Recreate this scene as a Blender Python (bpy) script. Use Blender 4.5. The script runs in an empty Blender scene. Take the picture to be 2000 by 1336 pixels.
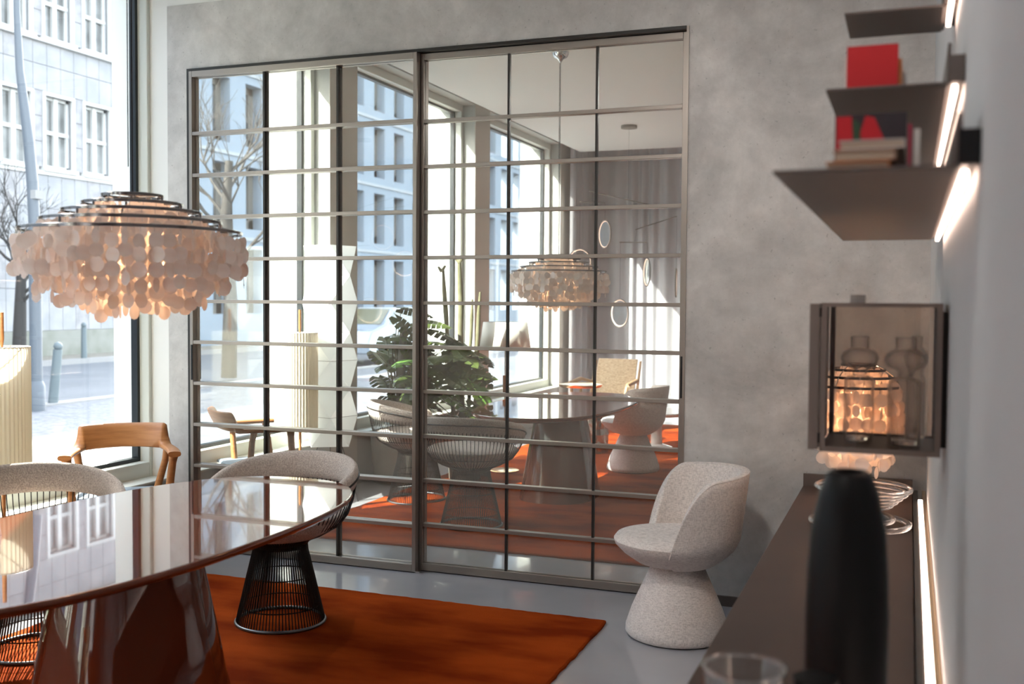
import bpy, bmesh, math, random
from mathutils import Vector, Matrix
random.seed(7)
S = bpy.context.scene
COL = S.collection
PI = math.pi
# ------------------------------------------------------------------ camera, sky, sun, exposure
EYE = 1.5
cam_d = bpy.data.cameras.new('camera')
cam_d.sensor_width = 36.0
cam_d.lens = 2050.0 * 36.0 / 2000.0
cam_d.clip_start = 0.02
cam_d.clip_end = 400
cam_d.dof.use_dof = True
cam_d.dof.focus_distance = 5.6
cam_d.dof.aperture_fstop = 2.8
cam = bpy.data.objects.new('camera', cam_d)
COL.objects.link(cam)
vy = Vector((776, 74, -2050)).normalized()
vx = Vector((-5430, 116, -2050)).normalized()
vx = -(vx - vy * vx.dot(vy)).normalized()
vz = vx.cross(vy)
R3 = Matrix((vx, vy, vz))
cam.matrix_world = Matrix.Translation((0, 0, EYE)) @ R3.to_4x4()
S.camera = cam

world = bpy.data.worlds.new('sky')
S.world = world
world.use_nodes = True
wn = world.node_tree
bg = wn.nodes['Background']
sky = wn.nodes.new('ShaderNodeTexSky')
sky.sky_type = 'NISHITA'
sky.sun_disc = False
SUN_DIR = Vector((1.0, -1.4, -1.22)).normalized()
sky.sun_elevation = math.asin(-SUN_DIR.z)
sky.sun_rotation = math.atan2(-SUN_DIR.x, -SUN_DIR.y)
sky.air_density = 1.0
sky.dust_density = 2.5
sky.ozone_density = 1.0
hs = wn.nodes.new('ShaderNodeHueSaturation'); hs.inputs['Saturation'].default_value = 0.45
wn.links.new(sky.outputs[0], hs.inputs['Color']); wn.links.new(hs.outputs[0], bg.inputs[0])
bg.inputs[1].default_value = 0.48
sl = bpy.data.lights.new('sun', 'SUN')
sl.energy = 7.5
sl.angle = 0.009
sl.color = (1.0, 0.95, 0.87)
so = bpy.data.objects.new('sun', sl)
COL.objects.link(so)
so.rotation_mode = 'QUATERNION'
so.rotation_quaternion = SUN_DIR.to_track_quat('-Z', 'Y')
so.location = (-30, 30, 40)
S.view_settings.view_transform = 'Standard'
S.view_settings.look = 'None'
S.view_settings.exposure = 1.98
S.view_settings.gamma = 1.0
S.view_settings.use_curve_mapping = False
S.cycles.max_bounces = 10
S.cycles.diffuse_bounces = 6
S.cycles.glossy_bounces = 6
S.cycles.transmission_bounces = 8
S.cycles.transparent_max_bounces = 16
S.cycles.caustics_reflective = False
S.cycles.caustics_refractive = False
S.cycles.sample_clamp_indirect = 8.0
S.cycles.use_denoising = True

# ------------------------------------------------------------------ materials
def new_mat(name):
    m = bpy.data.materials.new(name)
    m.use_nodes = True
    return m, m.node_tree, m.node_tree.nodes['Principled BSDF']

def mat(name, col, rough=0.5, metal=0.0, col2=None, scale=5.0, bump=0.0, bscale=60.0, coat=0.0, spec=0.5,
        stretch=(1, 1, 1), trans=0.0, emit=None, estr=0.0, detail=6.0, sheen=0.0, contrast=(0.35, 0.65), bstretch=None, ior=None):
    m, nt, p = new_mat(name)
    N, L = nt.nodes, nt.links
    p.inputs['Base Color'].default_value = (*col, 1)
    p.inputs['Roughness'].default_value = rough
    p.inputs['Metallic'].default_value = metal
    p.inputs['Specular IOR Level'].default_value = spec
    p.inputs['Coat Weight'].default_value = coat
    p.inputs['Coat Roughness'].default_value = 0.015
    p.inputs['Sheen Weight'].default_value = sheen
    p.inputs['Transmission Weight'].default_value = trans
    if ior: p.inputs['IOR'].default_value = ior
    if emit:
        p.inputs['Emission Color'].default_value = (*emit, 1)
        p.inputs['Emission Strength'].default_value = estr
    tc = N.new('ShaderNodeTexCoord')
    def noise(sc, st, det):
        mp = N.new('ShaderNodeMapping')
        mp.inputs['Scale'].default_value = st
        L.new(tc.outputs['Object'], mp.inputs[0])
        n = N.new('ShaderNodeTexNoise')
        n.inputs['Scale'].default_value = sc
        n.inputs['Detail'].default_value = det
        L.new(mp.outputs[0], n.inputs['Vector'])
        return n
    if col2:
        n = noise(scale, stretch, detail)
        r = N.new('ShaderNodeValToRGB')
        r.color_ramp.elements[0].position, r.color_ramp.elements[1].position = contrast
        r.color_ramp.elements[0].color = (*col, 1)
        r.color_ramp.elements[1].color = (*col2, 1)
        L.new(n.outputs['Fac'], r.inputs[0])
        L.new(r.outputs[0], p.inputs['Base Color'])
    if bump:
        n2 = noise(bscale, bstretch or stretch, 3)
        b = N.new('ShaderNodeBump')
        b.inputs['Strength'].default_value = bump
        b.inputs['Distance'].default_value = 0.01
        L.new(n2.outputs['Fac'], b.inputs['Height'])
        L.new(b.outputs[0], p.inputs['Normal'])
    return m

def thin_glass(name, tint=(0.96, 0.98, 0.97), refl=1.0, rough=0.0, ior=1.5):
    m = bpy.data.materials.new(name)
    m.use_nodes = True
    nt = m.node_tree
    nt.nodes.clear()
    o = nt.nodes.new('ShaderNodeOutputMaterial')
    mx = nt.nodes.new('ShaderNodeMixShader')
    t = nt.nodes.new('ShaderNodeBsdfTransparent')
    g = nt.nodes.new('ShaderNodeBsdfGlossy')
    lw = nt.nodes.new('ShaderNodeLayerWeight'); lw.inputs[0].default_value = 0.5
    pw = nt.nodes.new('ShaderNodeMath'); pw.operation = 'POWER'; pw.inputs[1].default_value = 5.0
    f = nt.nodes.new('ShaderNodeMath'); f.operation = 'MULTIPLY_ADD'
    f0 = ((ior - 1) / (ior + 1)) ** 2
    f.inputs[1].default_value = 1 - f0; f.inputs[2].default_value = f0
    nt.links.new(lw.outputs['Facing'], pw.inputs[0]); nt.links.new(pw.outputs[0], f.inputs[0])
    t.inputs[0].default_value = (*tint, 1)
    g.inputs[0].default_value = (refl, refl, refl, 1)
    g.inputs['Roughness'].default_value = rough
    nt.links.new(f.outputs[0], mx.inputs[0])
    nt.links.new(t.outputs[0], mx.inputs[1])
    nt.links.new(g.outputs[0], mx.inputs[2])
    nt.links.new(mx.outputs[0], o.inputs[0])
    return m

def mirror_mat():
    m = bpy.data.materials.new('mirror_glass')
    m.use_nodes = True
    nt = m.node_tree
    nt.nodes.clear()
    o = nt.nodes.new('ShaderNodeOutputMaterial')
    mx = nt.nodes.new('ShaderNodeMixShader')
    d = nt.nodes.new('ShaderNodeBsdfDiffuse')
    g = nt.nodes.new('ShaderNodeBsdfGlossy')
    mx.inputs[0].default_value = 0.76
    d.inputs[0].default_value = (0.56, 0.52, 0.45, 1)
    g.inputs[0].default_value = (0.93, 0.96, 0.93, 1)
    g.inputs['Roughness'].default_value = 0.0
    nt.links.new(d.outputs[0], mx.inputs[1])
    nt.links.new(g.outputs[0], mx.inputs[2])
    nt.links.new(mx.outputs[0], o.inputs[0])
    return m

def translucent(name, col, fac=0.5, gloss=0.1, col2=None, scale=20, rough=0.3):
    m = bpy.data.materials.new(name)
    m.use_nodes = True
    nt = m.node_tree
    nt.nodes.clear()
    N, L = nt.nodes, nt.links
    o = N.new('ShaderNodeOutputMaterial')
    d = N.new('ShaderNodeBsdfDiffuse'); t = N.new('ShaderNodeBsdfTranslucent'); g = N.new('ShaderNodeBsdfGlossy')
    a = N.new('ShaderNodeMixShader'); b = N.new('ShaderNodeMixShader')
    a.inputs[0].default_value = fac
    b.inputs[0].default_value = gloss
    g.inputs['Roughness'].default_value = rough
    d.inputs[0].default_value = t.inputs[0].default_value = (*col, 1)
    if col2:
        tc = N.new('ShaderNodeTexCoord'); n = N.new('ShaderNodeTexNoise'); r = N.new('ShaderNodeValToRGB')
        n.inputs['Scale'].default_value = scale
        r.color_ramp.elements[0].position = 0.35; r.color_ramp.elements[1].position = 0.65
        r.color_ramp.elements[0].color = (*col, 1); r.color_ramp.elements[1].color = (*col2, 1)
        L.new(tc.outputs['Object'], n.inputs['Vector']); L.new(n.outputs['Fac'], r.inputs[0])
        L.new(r.outputs[0], d.inputs[0]); L.new(r.outputs[0], t.inputs[0])
    L.new(d.outputs[0], a.inputs[1]); L.new(t.outputs[0], a.inputs[2])
    L.new(a.outputs[0], b.inputs[1]); L.new(g.outputs[0], b.inputs[2]); L.new(b.outputs[0], o.inputs[0])
    return m

def emission(name, col, strength):
    m, nt, p = new_mat(name)
    p.inputs['Base Color'].default_value = (*col, 1)
    p.inputs['Emission Color'].default_value = (*col, 1)
    p.inputs['Emission Strength'].default_value = strength
    return m

def concrete_mat():
    m, nt, p = new_mat('troweled_concrete')
    N, L = nt.nodes, nt.links
    tc = N.new('ShaderNodeTexCoord')
    big = N.new('ShaderNodeTexNoise'); big.inputs['Scale'].default_value = 1.1; big.inputs['Detail'].default_value = 8; big.inputs['Roughness'].default_value = 0.62
    big.inputs['Distortion'].default_value = 1.2
    fine = N.new('ShaderNodeTexNoise'); fine.inputs['Scale'].default_value = 9; fine.inputs['Detail'].default_value = 10; fine.inputs['Roughness'].default_value = 0.7
    pit = N.new('ShaderNodeTexNoise'); pit.inputs['Scale'].default_value = 55; pit.inputs['Detail'].default_value = 4
    for n in (big, fine, pit): L.new(tc.outputs['Object'], n.inputs['Vector'])
    r = N.new('ShaderNodeValToRGB')
    r.color_ramp.elements[0].position = 0.28; r.color_ramp.elements[0].color = (0.40, 0.39, 0.375, 1)
    r.color_ramp.elements[1].position = 0.72; r.color_ramp.elements[1].color = (0.72, 0.70, 0.675, 1)
    L.new(big.outputs['Fac'], r.inputs[0])
    r2 = N.new('ShaderNodeValToRGB')
    r2.color_ramp.elements[0].position = 0.3; r2.color_ramp.elements[0].color = (0.82, 0.82, 0.82, 1)
    r2.color_ramp.elements[1].position = 0.66; r2.color_ramp.elements[1].color = (1.06, 1.06, 1.06, 1)
    L.new(fine.outputs['Fac'], r2.inputs[0])
    r3 = N.new('ShaderNodeValToRGB')
    r3.color_ramp.elements[0].position = 0.24; r3.color_ramp.elements[0].color = (0.72, 0.72, 0.72, 1)
    r3.color_ramp.elements[1].position = 0.34; r3.color_ramp.elements[1].color = (1, 1, 1, 1)
    L.new(pit.outputs['Fac'], r3.inputs[0])
    def mul(a, b):
        x = N.new('ShaderNodeMix'); x.data_type = 'RGBA'; x.blend_type = 'MULTIPLY'; x.inputs[0].default_value = 1
        L.new(a, x.inputs[6]); L.new(b, x.inputs[7]); return x.outputs[2]
    c = mul(mul(r.outputs[0], r2.outputs[0]), r3.outputs[0])
    L.new(c, p.inputs['Base Color'])
    p.inputs['Roughness'].default_value = 0.55
    b = N.new('ShaderNodeBump'); b.inputs['Strength'].default_value = 0.12; b.inputs['Distance'].default_value = 0.01
    L.new(fine.outputs['Fac'], b.inputs['Height']); L.new(b.outputs[0], p.inputs['Normal'])
    return m

def weave_mat(name, c1, c2, scale, bump=0.4):
    m, nt, p = new_mat(name)
    N, L = nt.nodes, nt.links
    tc = N.new('ShaderNodeTexCoord')
    outs = []
    for st in ((1, 1, 6), (6, 6, 1)):
        mp = N.new('ShaderNodeMapping'); mp.inputs['Scale'].default_value = st
        L.new(tc.outputs['Object'], mp.inputs[0])
        n = N.new('ShaderNodeTexNoise'); n.inputs['Scale'].default_value = scale; n.inputs['Detail'].default_value = 4
        L.new(mp.outputs[0], n.inputs['Vector']); outs.append(n.outputs['Fac'])
    ad = N.new('ShaderNodeMath'); ad.operation = 'ADD'; L.new(outs[0], ad.inputs[0]); L.new(outs[1], ad.inputs[1])
    hv = N.new('ShaderNodeMath'); hv.operation = 'MULTIPLY'; hv.inputs[1].default_value = 0.5; L.new(ad.outputs[0], hv.inputs[0])
    r = N.new('ShaderNodeValToRGB')
    r.color_ramp.elements[0].position = 0.40; r.color_ramp.elements[0].color = (*c1, 1)
    r.color_ramp.elements[1].position = 0.56; r.color_ramp.elements[1].color = (*c2, 1)
    L.new(hv.outputs[0], r.inputs[0]); L.new(r.outputs[0], p.inputs['Base Color'])
    p.inputs['Roughness'].default_value = 0.9
    p.inputs['Specular IOR Level'].default_value = 0.15
    p.inputs['Sheen Weight'].default_value = 0.3
    b = N.new('ShaderNodeBump'); b.inputs['Strength'].default_value = bump; b.inputs['Distance'].default_value = 0.003
    L.new(hv.outputs[0], b.inputs['Height']); L.new(b.outputs[0], p.inputs['Normal'])
    return m

M = {}
M['concrete'] = concrete_mat()
M['white_paint'] = mat('white_wall_paint', (0.80, 0.80, 0.77), 0.6, col2=(0.84, 0.84, 0.81), scale=2)
M['ceiling_paint'] = mat('ceiling_paint', (0.74, 0.76, 0.73), 0.75)
M['grey_paint'] = mat('grey_wall_paint', (0.56, 0.58, 0.59), 0.7, col2=(0.60, 0.62, 0.63), scale=1.5)
M['pier_paint'] = mat('beige_pier_paint', (0.52, 0.49, 0.43), 0.7, col2=(0.56, 0.53, 0.47), scale=2)
M['reveal_paint'] = mat('grey_green_reveal_paint', (0.44, 0.45, 0.42), 0.7)
M['frame_paint'] = mat('cream_window_paint', (0.66, 0.68, 0.62), 0.4)
M['gasket'] = mat('black_window_gasket', (0.008, 0.012, 0.015), 0.35)
M['floor'] = mat('grey_resin_floor', (0.34, 0.34, 0.365), 0.13, col2=(0.40, 0.40, 0.425), scale=1.4, coat=0.25)
M['rug'] = mat('orange_rug_pile', (0.25, 0.029, 0.003), 0.95, col2=(0.50, 0.080, 0.009), scale=1.9, bump=0.9, bscale=260, sheen=0.0, spec=0.05, stretch=(1, 2.2, 1), contrast=(0.36, 0.62), detail=8, bstretch=(1, 1, 1))
M['window_glass'] = thin_glass('window_glass')
M['mirror'] = mirror_mat()
M['bronze'] = mat('bronze_anodised_metal', (0.30, 0.265, 0.235), 0.38, metal=0.75)
M['dark_bronze'] = mat('dark_bronze_metal', (0.035, 0.033, 0.03), 0.4, metal=0.5)
M['black_metal'] = mat('black_metal', (0.006, 0.006, 0.007), 0.45, metal=0.3)
M['dark_chrome'] = mat('dark_chrome', (0.22, 0.21, 0.21), 0.15, metal=1.0)
M['chrome'] = mat('chrome', (0.75, 0.74, 0.72), 0.12, metal=1.0)
M['shell'] = translucent('capiz_shell', (0.86, 0.75, 0.68), 0.38, 0.14, (0.97, 0.91, 0.86), 14, 0.3)
M['bulb'] = emission('warm_bulb', (1.0, 0.66, 0.36), 6.0)
M['lacquer'] = mat('brown_lacquer', (0.155, 0.034, 0.013), 0.05, coat=0.8, spec=0.5)
M['wire'] = mat('dark_nickel_wire', (0.016, 0.015, 0.015), 0.4, metal=0.5)
M['base_ring'] = mat('grey_steel_ring', (0.18, 0.19, 0.20), 0.35, metal=0.8)
M['boucle'] = mat('boucle_fabric', (0.52, 0.43, 0.37), 0.95, col2=(0.76, 0.67, 0.59), scale=150, bump=1.0, bscale=170, sheen=0.3, spec=0.1, detail=2)
M['linen'] = weave_mat('white_linen_weave', (0.58, 0.52, 0.48), (0.84, 0.77, 0.72), 60)
M['wood'] = mat('orange_oak', (0.38, 0.145, 0.042), 0.42, col2=(0.50, 0.21, 0.065), scale=6, stretch=(1, 1, 9), bump=0.1, bscale=30)
M['wood_pale'] = mat('pale_oak', (0.42, 0.26, 0.14), 0.5, col2=(0.52, 0.34, 0.19), scale=6, stretch=(1, 1, 9))
M['bluepad'] = mat('blue_grey_seat_fabric', (0.25, 0.31, 0.36), 0.9, bump=0.4, bscale=200)
M['pleat'] = translucent('pleated_shade_fabric', (0.66, 0.61, 0.50), 0.30, 0.02)
M['paper'] = translucent('washi_paper', (0.90, 0.92, 0.93), 0.35, 0.0)
M['shade'] = translucent('white_lamp_shade', (0.85, 0.84, 0.80), 0.25, 0.0)
M['leaf'] = mat('monstera_leaf', (0.045, 0.075, 0.014), 0.45, col2=(0.085, 0.12, 0.022), scale=4)
M['leaf_young'] = mat('young_leaf', (0.16, 0.36, 0.06), 0.4)
M['stem'] = mat('plant_stem', (0.10, 0.09, 0.05), 0.7)
M['cactus'] = mat('cactus_skin', (0.12, 0.12, 0.06), 0.7, col2=(0.18, 0.17, 0.10), scale=12)
M['soil'] = mat('soil', (0.03, 0.02, 0.014), 0.95, bump=1, bscale=60)
M['pot'] = mat('taupe_planter', (0.22, 0.19, 0.16), 0.6, col2=(0.27, 0.24, 0.20), scale=8)
M['rattan'] = weave_mat('woven_paper_cord', (0.38, 0.26, 0.16), (0.66, 0.50, 0.34), 26, 0.8)
M['brass'] = mat('brass', (0.75, 0.50, 0.26), 0.22, metal=1.0)
M['marble'] = mat('white_table_top', (0.75, 0.73, 0.70), 0.12, col2=(0.82, 0.80, 0.78), scale=3, coat=0.5)
M['foil'] = mat('crinkled_silver', (0.62, 0.56, 0.50), 0.22, metal=1.0, bump=1.0, bscale=22, stretch=(1, 1, 0.35))
M['curtain'] = translucent('grey_curtain_cloth', (0.52, 0.52, 0.55), 0.35, 0.0)
M['sideboard'] = mat('taupe_lacquer', (0.075, 0.046, 0.036), 0.45, col2=(0.088, 0.055, 0.043), scale=2, spec=0.25)
M['taupe_metal'] = mat('taupe_metal', (0.12, 0.096, 0.085), 0.45, metal=0.2)
M['frost'] = translucent('ribbed_glass', (0.9, 0.86, 0.82), 0.6, 0.2)
def frost_glass():
    m = M['frost']; nt = m.node_tree
    o = [n for n in nt.nodes if n.type == 'OUTPUT_MATERIAL'][0]
    src = o.inputs[0].links[0].from_socket
    mx = nt.nodes.new('ShaderNodeMixShader'); t = nt.nodes.new('ShaderNodeBsdfTransparent')
    lw = nt.nodes.new('ShaderNodeLayerWeight'); lw.inputs[0].default_value = 0.35
    ma = nt.nodes.new('ShaderNodeMath'); ma.operation = 'MULTIPLY_ADD'; ma.inputs[1].default_value = 0.6; ma.inputs[2].default_value = 0.10
    nt.links.new(lw.outputs['Facing'], ma.inputs[0]); nt.links.new(ma.outputs[0], mx.inputs[0])
    nt.links.new(t.outputs[0], mx.inputs[1]); nt.links.new(src, mx.inputs[2]); nt.links.new(mx.outputs[0], o.inputs[0])
    return m
M['frostglass'] = frost_glass()
M['led'] = emission('led_strip', (1.0, 0.72, 0.58), 2.5)
M['vase'] = mat('black_ceramic', (0.006, 0.006, 0.006), 0.45, spec=0.2)
M['clear'] = mat('clear_glass', (1, 1, 1), 0.02, trans=1.0, ior=1.45)
M['thin'] = thin_glass('thin_clear_glass', (0.93, 0.94, 0.94), 1.0, 0.0, 1.6)
M['cab_glass'] = thin_glass('smoked_cabinet_glass', (0.90, 0.85, 0.81), 1.0, 0.0, 1.65)
M['cab_metal'] = mat('cabinet_metal', (0.20, 0.165, 0.145), 0.42, metal=0.4)
M['red_book'] = mat('red_cloth_cover', (0.50, 0.008, 0.012), 0.7)
M['pages'] = mat('book_pages', (0.60, 0.47, 0.35), 0.9)
M['orange_book'] = mat('orange_cover', (0.55, 0.20, 0.07), 0.7)
M['tan_book'] = mat('tan_cover', (0.36, 0.20, 0.13), 0.7)
M['white_book'] = mat('white_cover', (0.65, 0.60, 0.56), 0.6)
M['dark_book'] = mat('dark_cover', (0.03, 0.02, 0.025), 0.5)
M['magenta_book'] = mat('crimson_cover', (0.36, 0.01, 0.05), 0.5)
M['stone'] = mat('pale_stone_cladding', (0.30, 0.30, 0.308), 0.8, col2=(0.36, 0.35, 0.352), scale=1.6, bump=0.3, bscale=14, contrast=(0.4, 0.6))
M['stone_b'] = mat('mottled_stone_cladding', (0.345, 0.33, 0.33), 0.8, col2=(0.27, 0.262, 0.266), scale=3.5, contrast=(0.45, 0.62))
M['joint'] = mat('stone_joint', (0.30, 0.30, 0.31), 0.9)
M['plinth'] = mat('mossy_plinth', (0.18, 0.185, 0.15), 0.9, col2=(0.26, 0.26, 0.23), scale=1.5)
M['white_frame'] = mat('white_window_frame', (0.62, 0.61, 0.585), 0.5)
M['dark_pane'] = mat('dark_window_pane', (0.11, 0.11, 0.105), 0.15, col2=(0.30, 0.30, 0.29), scale=1.1, spec=0.6)
M['modern'] = mat('pale_blue_render', (0.24, 0.29, 0.35), 0.8, col2=(0.27, 0.32, 0.38), scale=0.4)
M['modern_w'] = mat('white_render', (0.38, 0.40, 0.42), 0.8)
M['brown_reveal'] = mat('taupe_window_surround', (0.16, 0.145, 0.125), 0.7)
M['sky_pane'] = mat('pale_window_pane', (0.25, 0.34, 0.46), 0.06, spec=1.0)
M['asphalt'] = mat('asphalt', (0.115, 0.125, 0.14), 0.9, col2=(0.14, 0.15, 0.165), scale=0.6)
M['cobble'] = mat('cobble_stone', (0.10, 0.11, 0.125), 0.9, col2=(0.16, 0.17, 0.19), scale=14, bump=1.0, bscale=12, contrast=(0.4, 0.6))
M['kerb'] = mat('kerb_granite', (0.30, 0.29, 0.28), 0.8)
M['verge'] = mat('dry_verge', (0.17, 0.155, 0.125), 0.9, col2=(0.22, 0.20, 0.17), scale=3)
M['lamp_post'] = mat('grey_painted_steel', (0.115, 0.13, 0.15), 0.5)
M['bollard'] = mat('bollard_paint', (0.14, 0.17, 0.18), 0.5)
M['bark'] = mat('tree_bark', (0.045, 0.040, 0.036), 0.9)
M['car_paint_dark'] = mat('blue_grey_car_paint', (0.24, 0.29, 0.36), 0.2, coat=1)
M['car_paint_white'] = mat('white_car_paint', (0.75, 0.76, 0.78), 0.2, coat=1)
M['car_glass'] = mat('car_window_glass', (0.10, 0.10, 0.06), 0.05, spec=1.0)
M['tyre'] = mat('tyre_rubber', (0.02, 0.02, 0.022), 0.8)
M['tail'] = mat('red_tail_lamp', (0.7, 0.05, 0.03), 0.2)

# ------------------------------------------------------------------ mesh helpers
class MB:
    def __init__(self):
        self.v = []; self.f = []
    def add(self, vs, fs):
        b = len(self.v)
        self.v += [tuple(p) for p in vs]
        self.f += [tuple(i + b for i in f) for f in fs]
        return self
    def box(self, x0, x1, y0, y1, z0, z1):
        vs = [(x, y, z) for z in (z0, z1) for y in (y0, y1) for x in (x0, x1)]
        return self.add(vs, [(0, 2, 3, 1), (4, 5, 7, 6), (0, 1, 5, 4), (2, 6, 7, 3), (0, 4, 6, 2), (1, 3, 7, 5)])
    def obox(self, c, ax, ay, az):
        c, ax, ay, az = Vector(c), Vector(ax), Vector(ay), Vector(az)
        vs = [c + ax * i + ay * j + az * k for k in (-1, 1) for j in (-1, 1) for i in (-1, 1)]
        return self.add(vs, [(0, 2, 3, 1), (4, 5, 7, 6), (0, 1, 5, 4), (2, 6, 7, 3), (0, 4, 6, 2), (1, 3, 7, 5)])
    def lathe(self, prof, n=32, c=(0, 0, 0), sx=1, sy=1, cap0=False, cap1=False):
        vs = []; fs = []
        m = len(prof)
        for (r, z) in prof:
            for i in range(n):
                a = 2 * PI * i / n
                vs.append((c[0] + r * sx * math.cos(a), c[1] + r * sy * math.sin(a), c[2] + z))
        for j in range(m - 1):
            for i in range(n):
                k = (i + 1) % n
                fs.append((j * n + i, j * n + k, (j + 1) * n + k, (j + 1) * n + i))
        if cap0: fs.append(tuple(reversed(range(n))))
        if cap1: fs.append(tuple(range((m - 1) * n, m * n)))
        return self.add(vs, fs)
    def tube(self, pts, r, n=6, closed=False, sx=1.0, sy=1.0, up=None, cap=True):
        pts = [Vector(p) for p in pts]
        m = len(pts)
        rs = r if isinstance(r, (list, tuple)) else [r] * m
        vs = []; fs = []
        u = None
        for i, p in enumerate(pts):
            if closed:
                t = (pts[(i + 1) % m] - pts[i - 1])
            else:
                t = pts[min(i + 1, m - 1)] - pts[max(i - 1, 0)]
            t = t.normalized() if t.length > 1e-9 else Vector((0, 0, 1))
            if up is not None:
                u = Vector(up)
                u = (u - t * u.dot(t))
                if u.length < 1e-6: u = t.orthogonal()
                u.normalize()
            elif u is None:
                u = t.orthogonal().normalized()
            else:
                u = (u - t * u.dot(t)).normalized()
            w = t.cross(u)
            for k in range(n):
                a = 2 * PI * k / n
                vs.append(p + u * math.cos(a) * rs[i] * sx + w * math.sin(a) * rs[i] * sy)
        e = m if closed else m - 1
        for i in range(e):
            j = (i + 1) % m
            for k in range(n):
                l = (k + 1) % n
                fs.append((i * n + k, i * n + l, j * n + l, j * n + k))
        if not closed and cap:
            fs.append(tuple(reversed(range(n))))
            fs.append(tuple(range((m - 1) * n, m * n)))
        return self.add(vs, fs)
    def ring(self, c, R, r, n=48, k=6, sx=1, sy=1):
        pts = [(c[0] + R * sx * math.cos(2 * PI * i / n), c[1] + R * sy * math.sin(2 * PI * i / n), c[2]) for i in range(n)]
        return self.tube(pts, r, k, closed=True, up=(0, 0, 1))
    def grid(self, rows, close_u=False):
        m = len(rows); n = len(rows[0])
        vs = [p for r in rows for p in r]
        fs = []
        for j in range(m - 1):
            for i in range(n if close_u else n - 1):
                k = (i + 1) % n
                fs.append((j * n + i, j * n + k, (j + 1) * n + k, (j + 1) * n + i))
        return self.add(vs, fs)
    def prism(self, poly, z0, z1):
        n = len(poly)
        vs = [(x, y, z0) for x, y in poly] + [(x, y, z1) for x, y in poly]
        fs = [tuple(reversed(range(n))), tuple(range(n, 2 * n))]
        fs += [(i, (i + 1) % n, (i + 1) % n + n, i + n) for i in range(n)]
        return self.add(vs, fs)
    def mesh(self, name, m, smooth=False):
        me = bpy.data.meshes.new(name)
        me.from_pydata(self.v, [], self.f)
        me.update()
        if m: me.materials.append(M[m] if isinstance(m, str) else m)
        if smooth:
            me.polygons.foreach_set('use_smooth', [True] * len(me.polygons))
            try: me.set_sharp_from_angle(angle=math.radians(smooth if smooth is not True else 50))
            except Exception: pass
        return me
    def build(self, name, m, parent=None, smooth=False, bevel=0, solid=0, subsurf=0, loc=None, rot=None):
        me = self.mesh(name, m, smooth)
        o = bpy.data.objects.new(name, me)
        COL.objects.link(o)
        if parent: o.parent = parent
        if loc: o.location = loc
        if rot: o.rotation_euler = rot
        if solid:
            s = o.modifiers.new('solid', 'SOLIDIFY'); s.thickness = solid; s.offset = 0
        if bevel:
            b = o.modifiers.new('bevel', 'BEVEL'); b.width = bevel; b.segments = 2; b.limit_method = 'ANGLE'
        if subsurf:
            s = o.modifiers.new('sub', 'SUBSURF'); s.levels = subsurf; s.render_levels = subsurf
        return o

def place(name, me, parent=None, loc=(0, 0, 0), rot=(0, 0, 0), scale=None):
    o = bpy.data.objects.new(name, me)
    COL.objects.link(o)
    if parent: o.parent = parent
    o.location = loc; o.rotation_euler = rot
    if scale: o.scale = scale
    return o

def tag(o, label=None, cat=None, group=None, kind=None):
    if label: o['label'] = label
    if cat: o['category'] = cat
    if group: o['group'] = group
    if kind: o['kind'] = kind
    return o

def thing(name, label, cat, loc=(0, 0, 0), rz=0.0, group=None):
    o = bpy.data.objects.new(name, None)
    o.empty_display_size = 0.1
    COL.objects.link(o)
    o.location = loc; o.rotation_euler = (0, 0, rz)
    return tag(o, label, cat, group)

def struct(name, parent=None, loc=(0, 0, 0)):
    o = bpy.data.objects.new(name, None)
    COL.objects.link(o); o.location = loc
    if parent: o.parent = parent
    o['kind'] = 'structure'
    return o

def copy_tree(o, parent=None):
    c = o.copy(); COL.objects.link(c)
    if parent: c.parent = parent
    for ch in list(o.children): copy_tree(ch, c)
    return c

# ------------------------------------------------------------------ dimensions of the room
YF = 5.20      # concrete wall face
XL = -4.18     # window wall, room face
XO = -4.72     # window wall, street face
XR = 0.088     # right wall
YN = -3.30     # wall behind the curtain
SILL = 0.41
HEAD = 3.50
# window bays (y0, y1)
BAYS = [(3.336, 5.20), (0.54, 2.908), (-2.26, 0.137)]

# ------------------------------------------------------------------ room shell
o = MB().box(XL, XR, YN, YF + 0.1, -0.10, 0.0).build('floor', 'floor'); tag(o, kind='structure')
o = MB().box(-3.90, XR, -2.2, YF, 3.38, 3.60).build('ceiling', 'ceiling_paint'); tag(o, kind='structure')
o = MB().box(XO, XR, YN - 0.2, YF + 0.4, 3.75, 3.95).build('ceiling', 'ceiling_paint'); tag(o, kind='structure')
o = MB().box(-4.60, XL, YF, YF + 0.4, -0.1, 3.75).build('wall_left', 'white_paint'); tag(o, kind='structure')
wl = MB()
wl.box(XO, XL, 2.908, 3.336, -0.1, 3.75)
wl.box(XO, XL, 0.137, 0.54, -0.1, 3.75)
wl.box(XO, XL, -2.70, -2.26, -0.1, 3.75)
wl.box(XO, XL, YN - 0.2, -2.70, -0.1, 3.75)
for y0, y1 in BAYS:
    wl.box(XO, XL, y0, y1, -0.1, SILL)
    wl.box(-4.60, XL, y0, y1, HEAD, 3.75)
o = wl.build('wall_left', 'reveal_paint'); tag(o, kind='structure')
# painted skin on the room face of the piers
pf = MB()
for y0, y1 in ((2.908, 3.336), (0.137, 0.54), (-2.70, -2.26)):
    pf.box(XL, XL + 0.004, y0, y1, 0.0, 3.75)
o = pf.build('pier_face', 'pier_paint', wl and None); tag(o, kind='structure'); o.name = 'trim_1'
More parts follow.
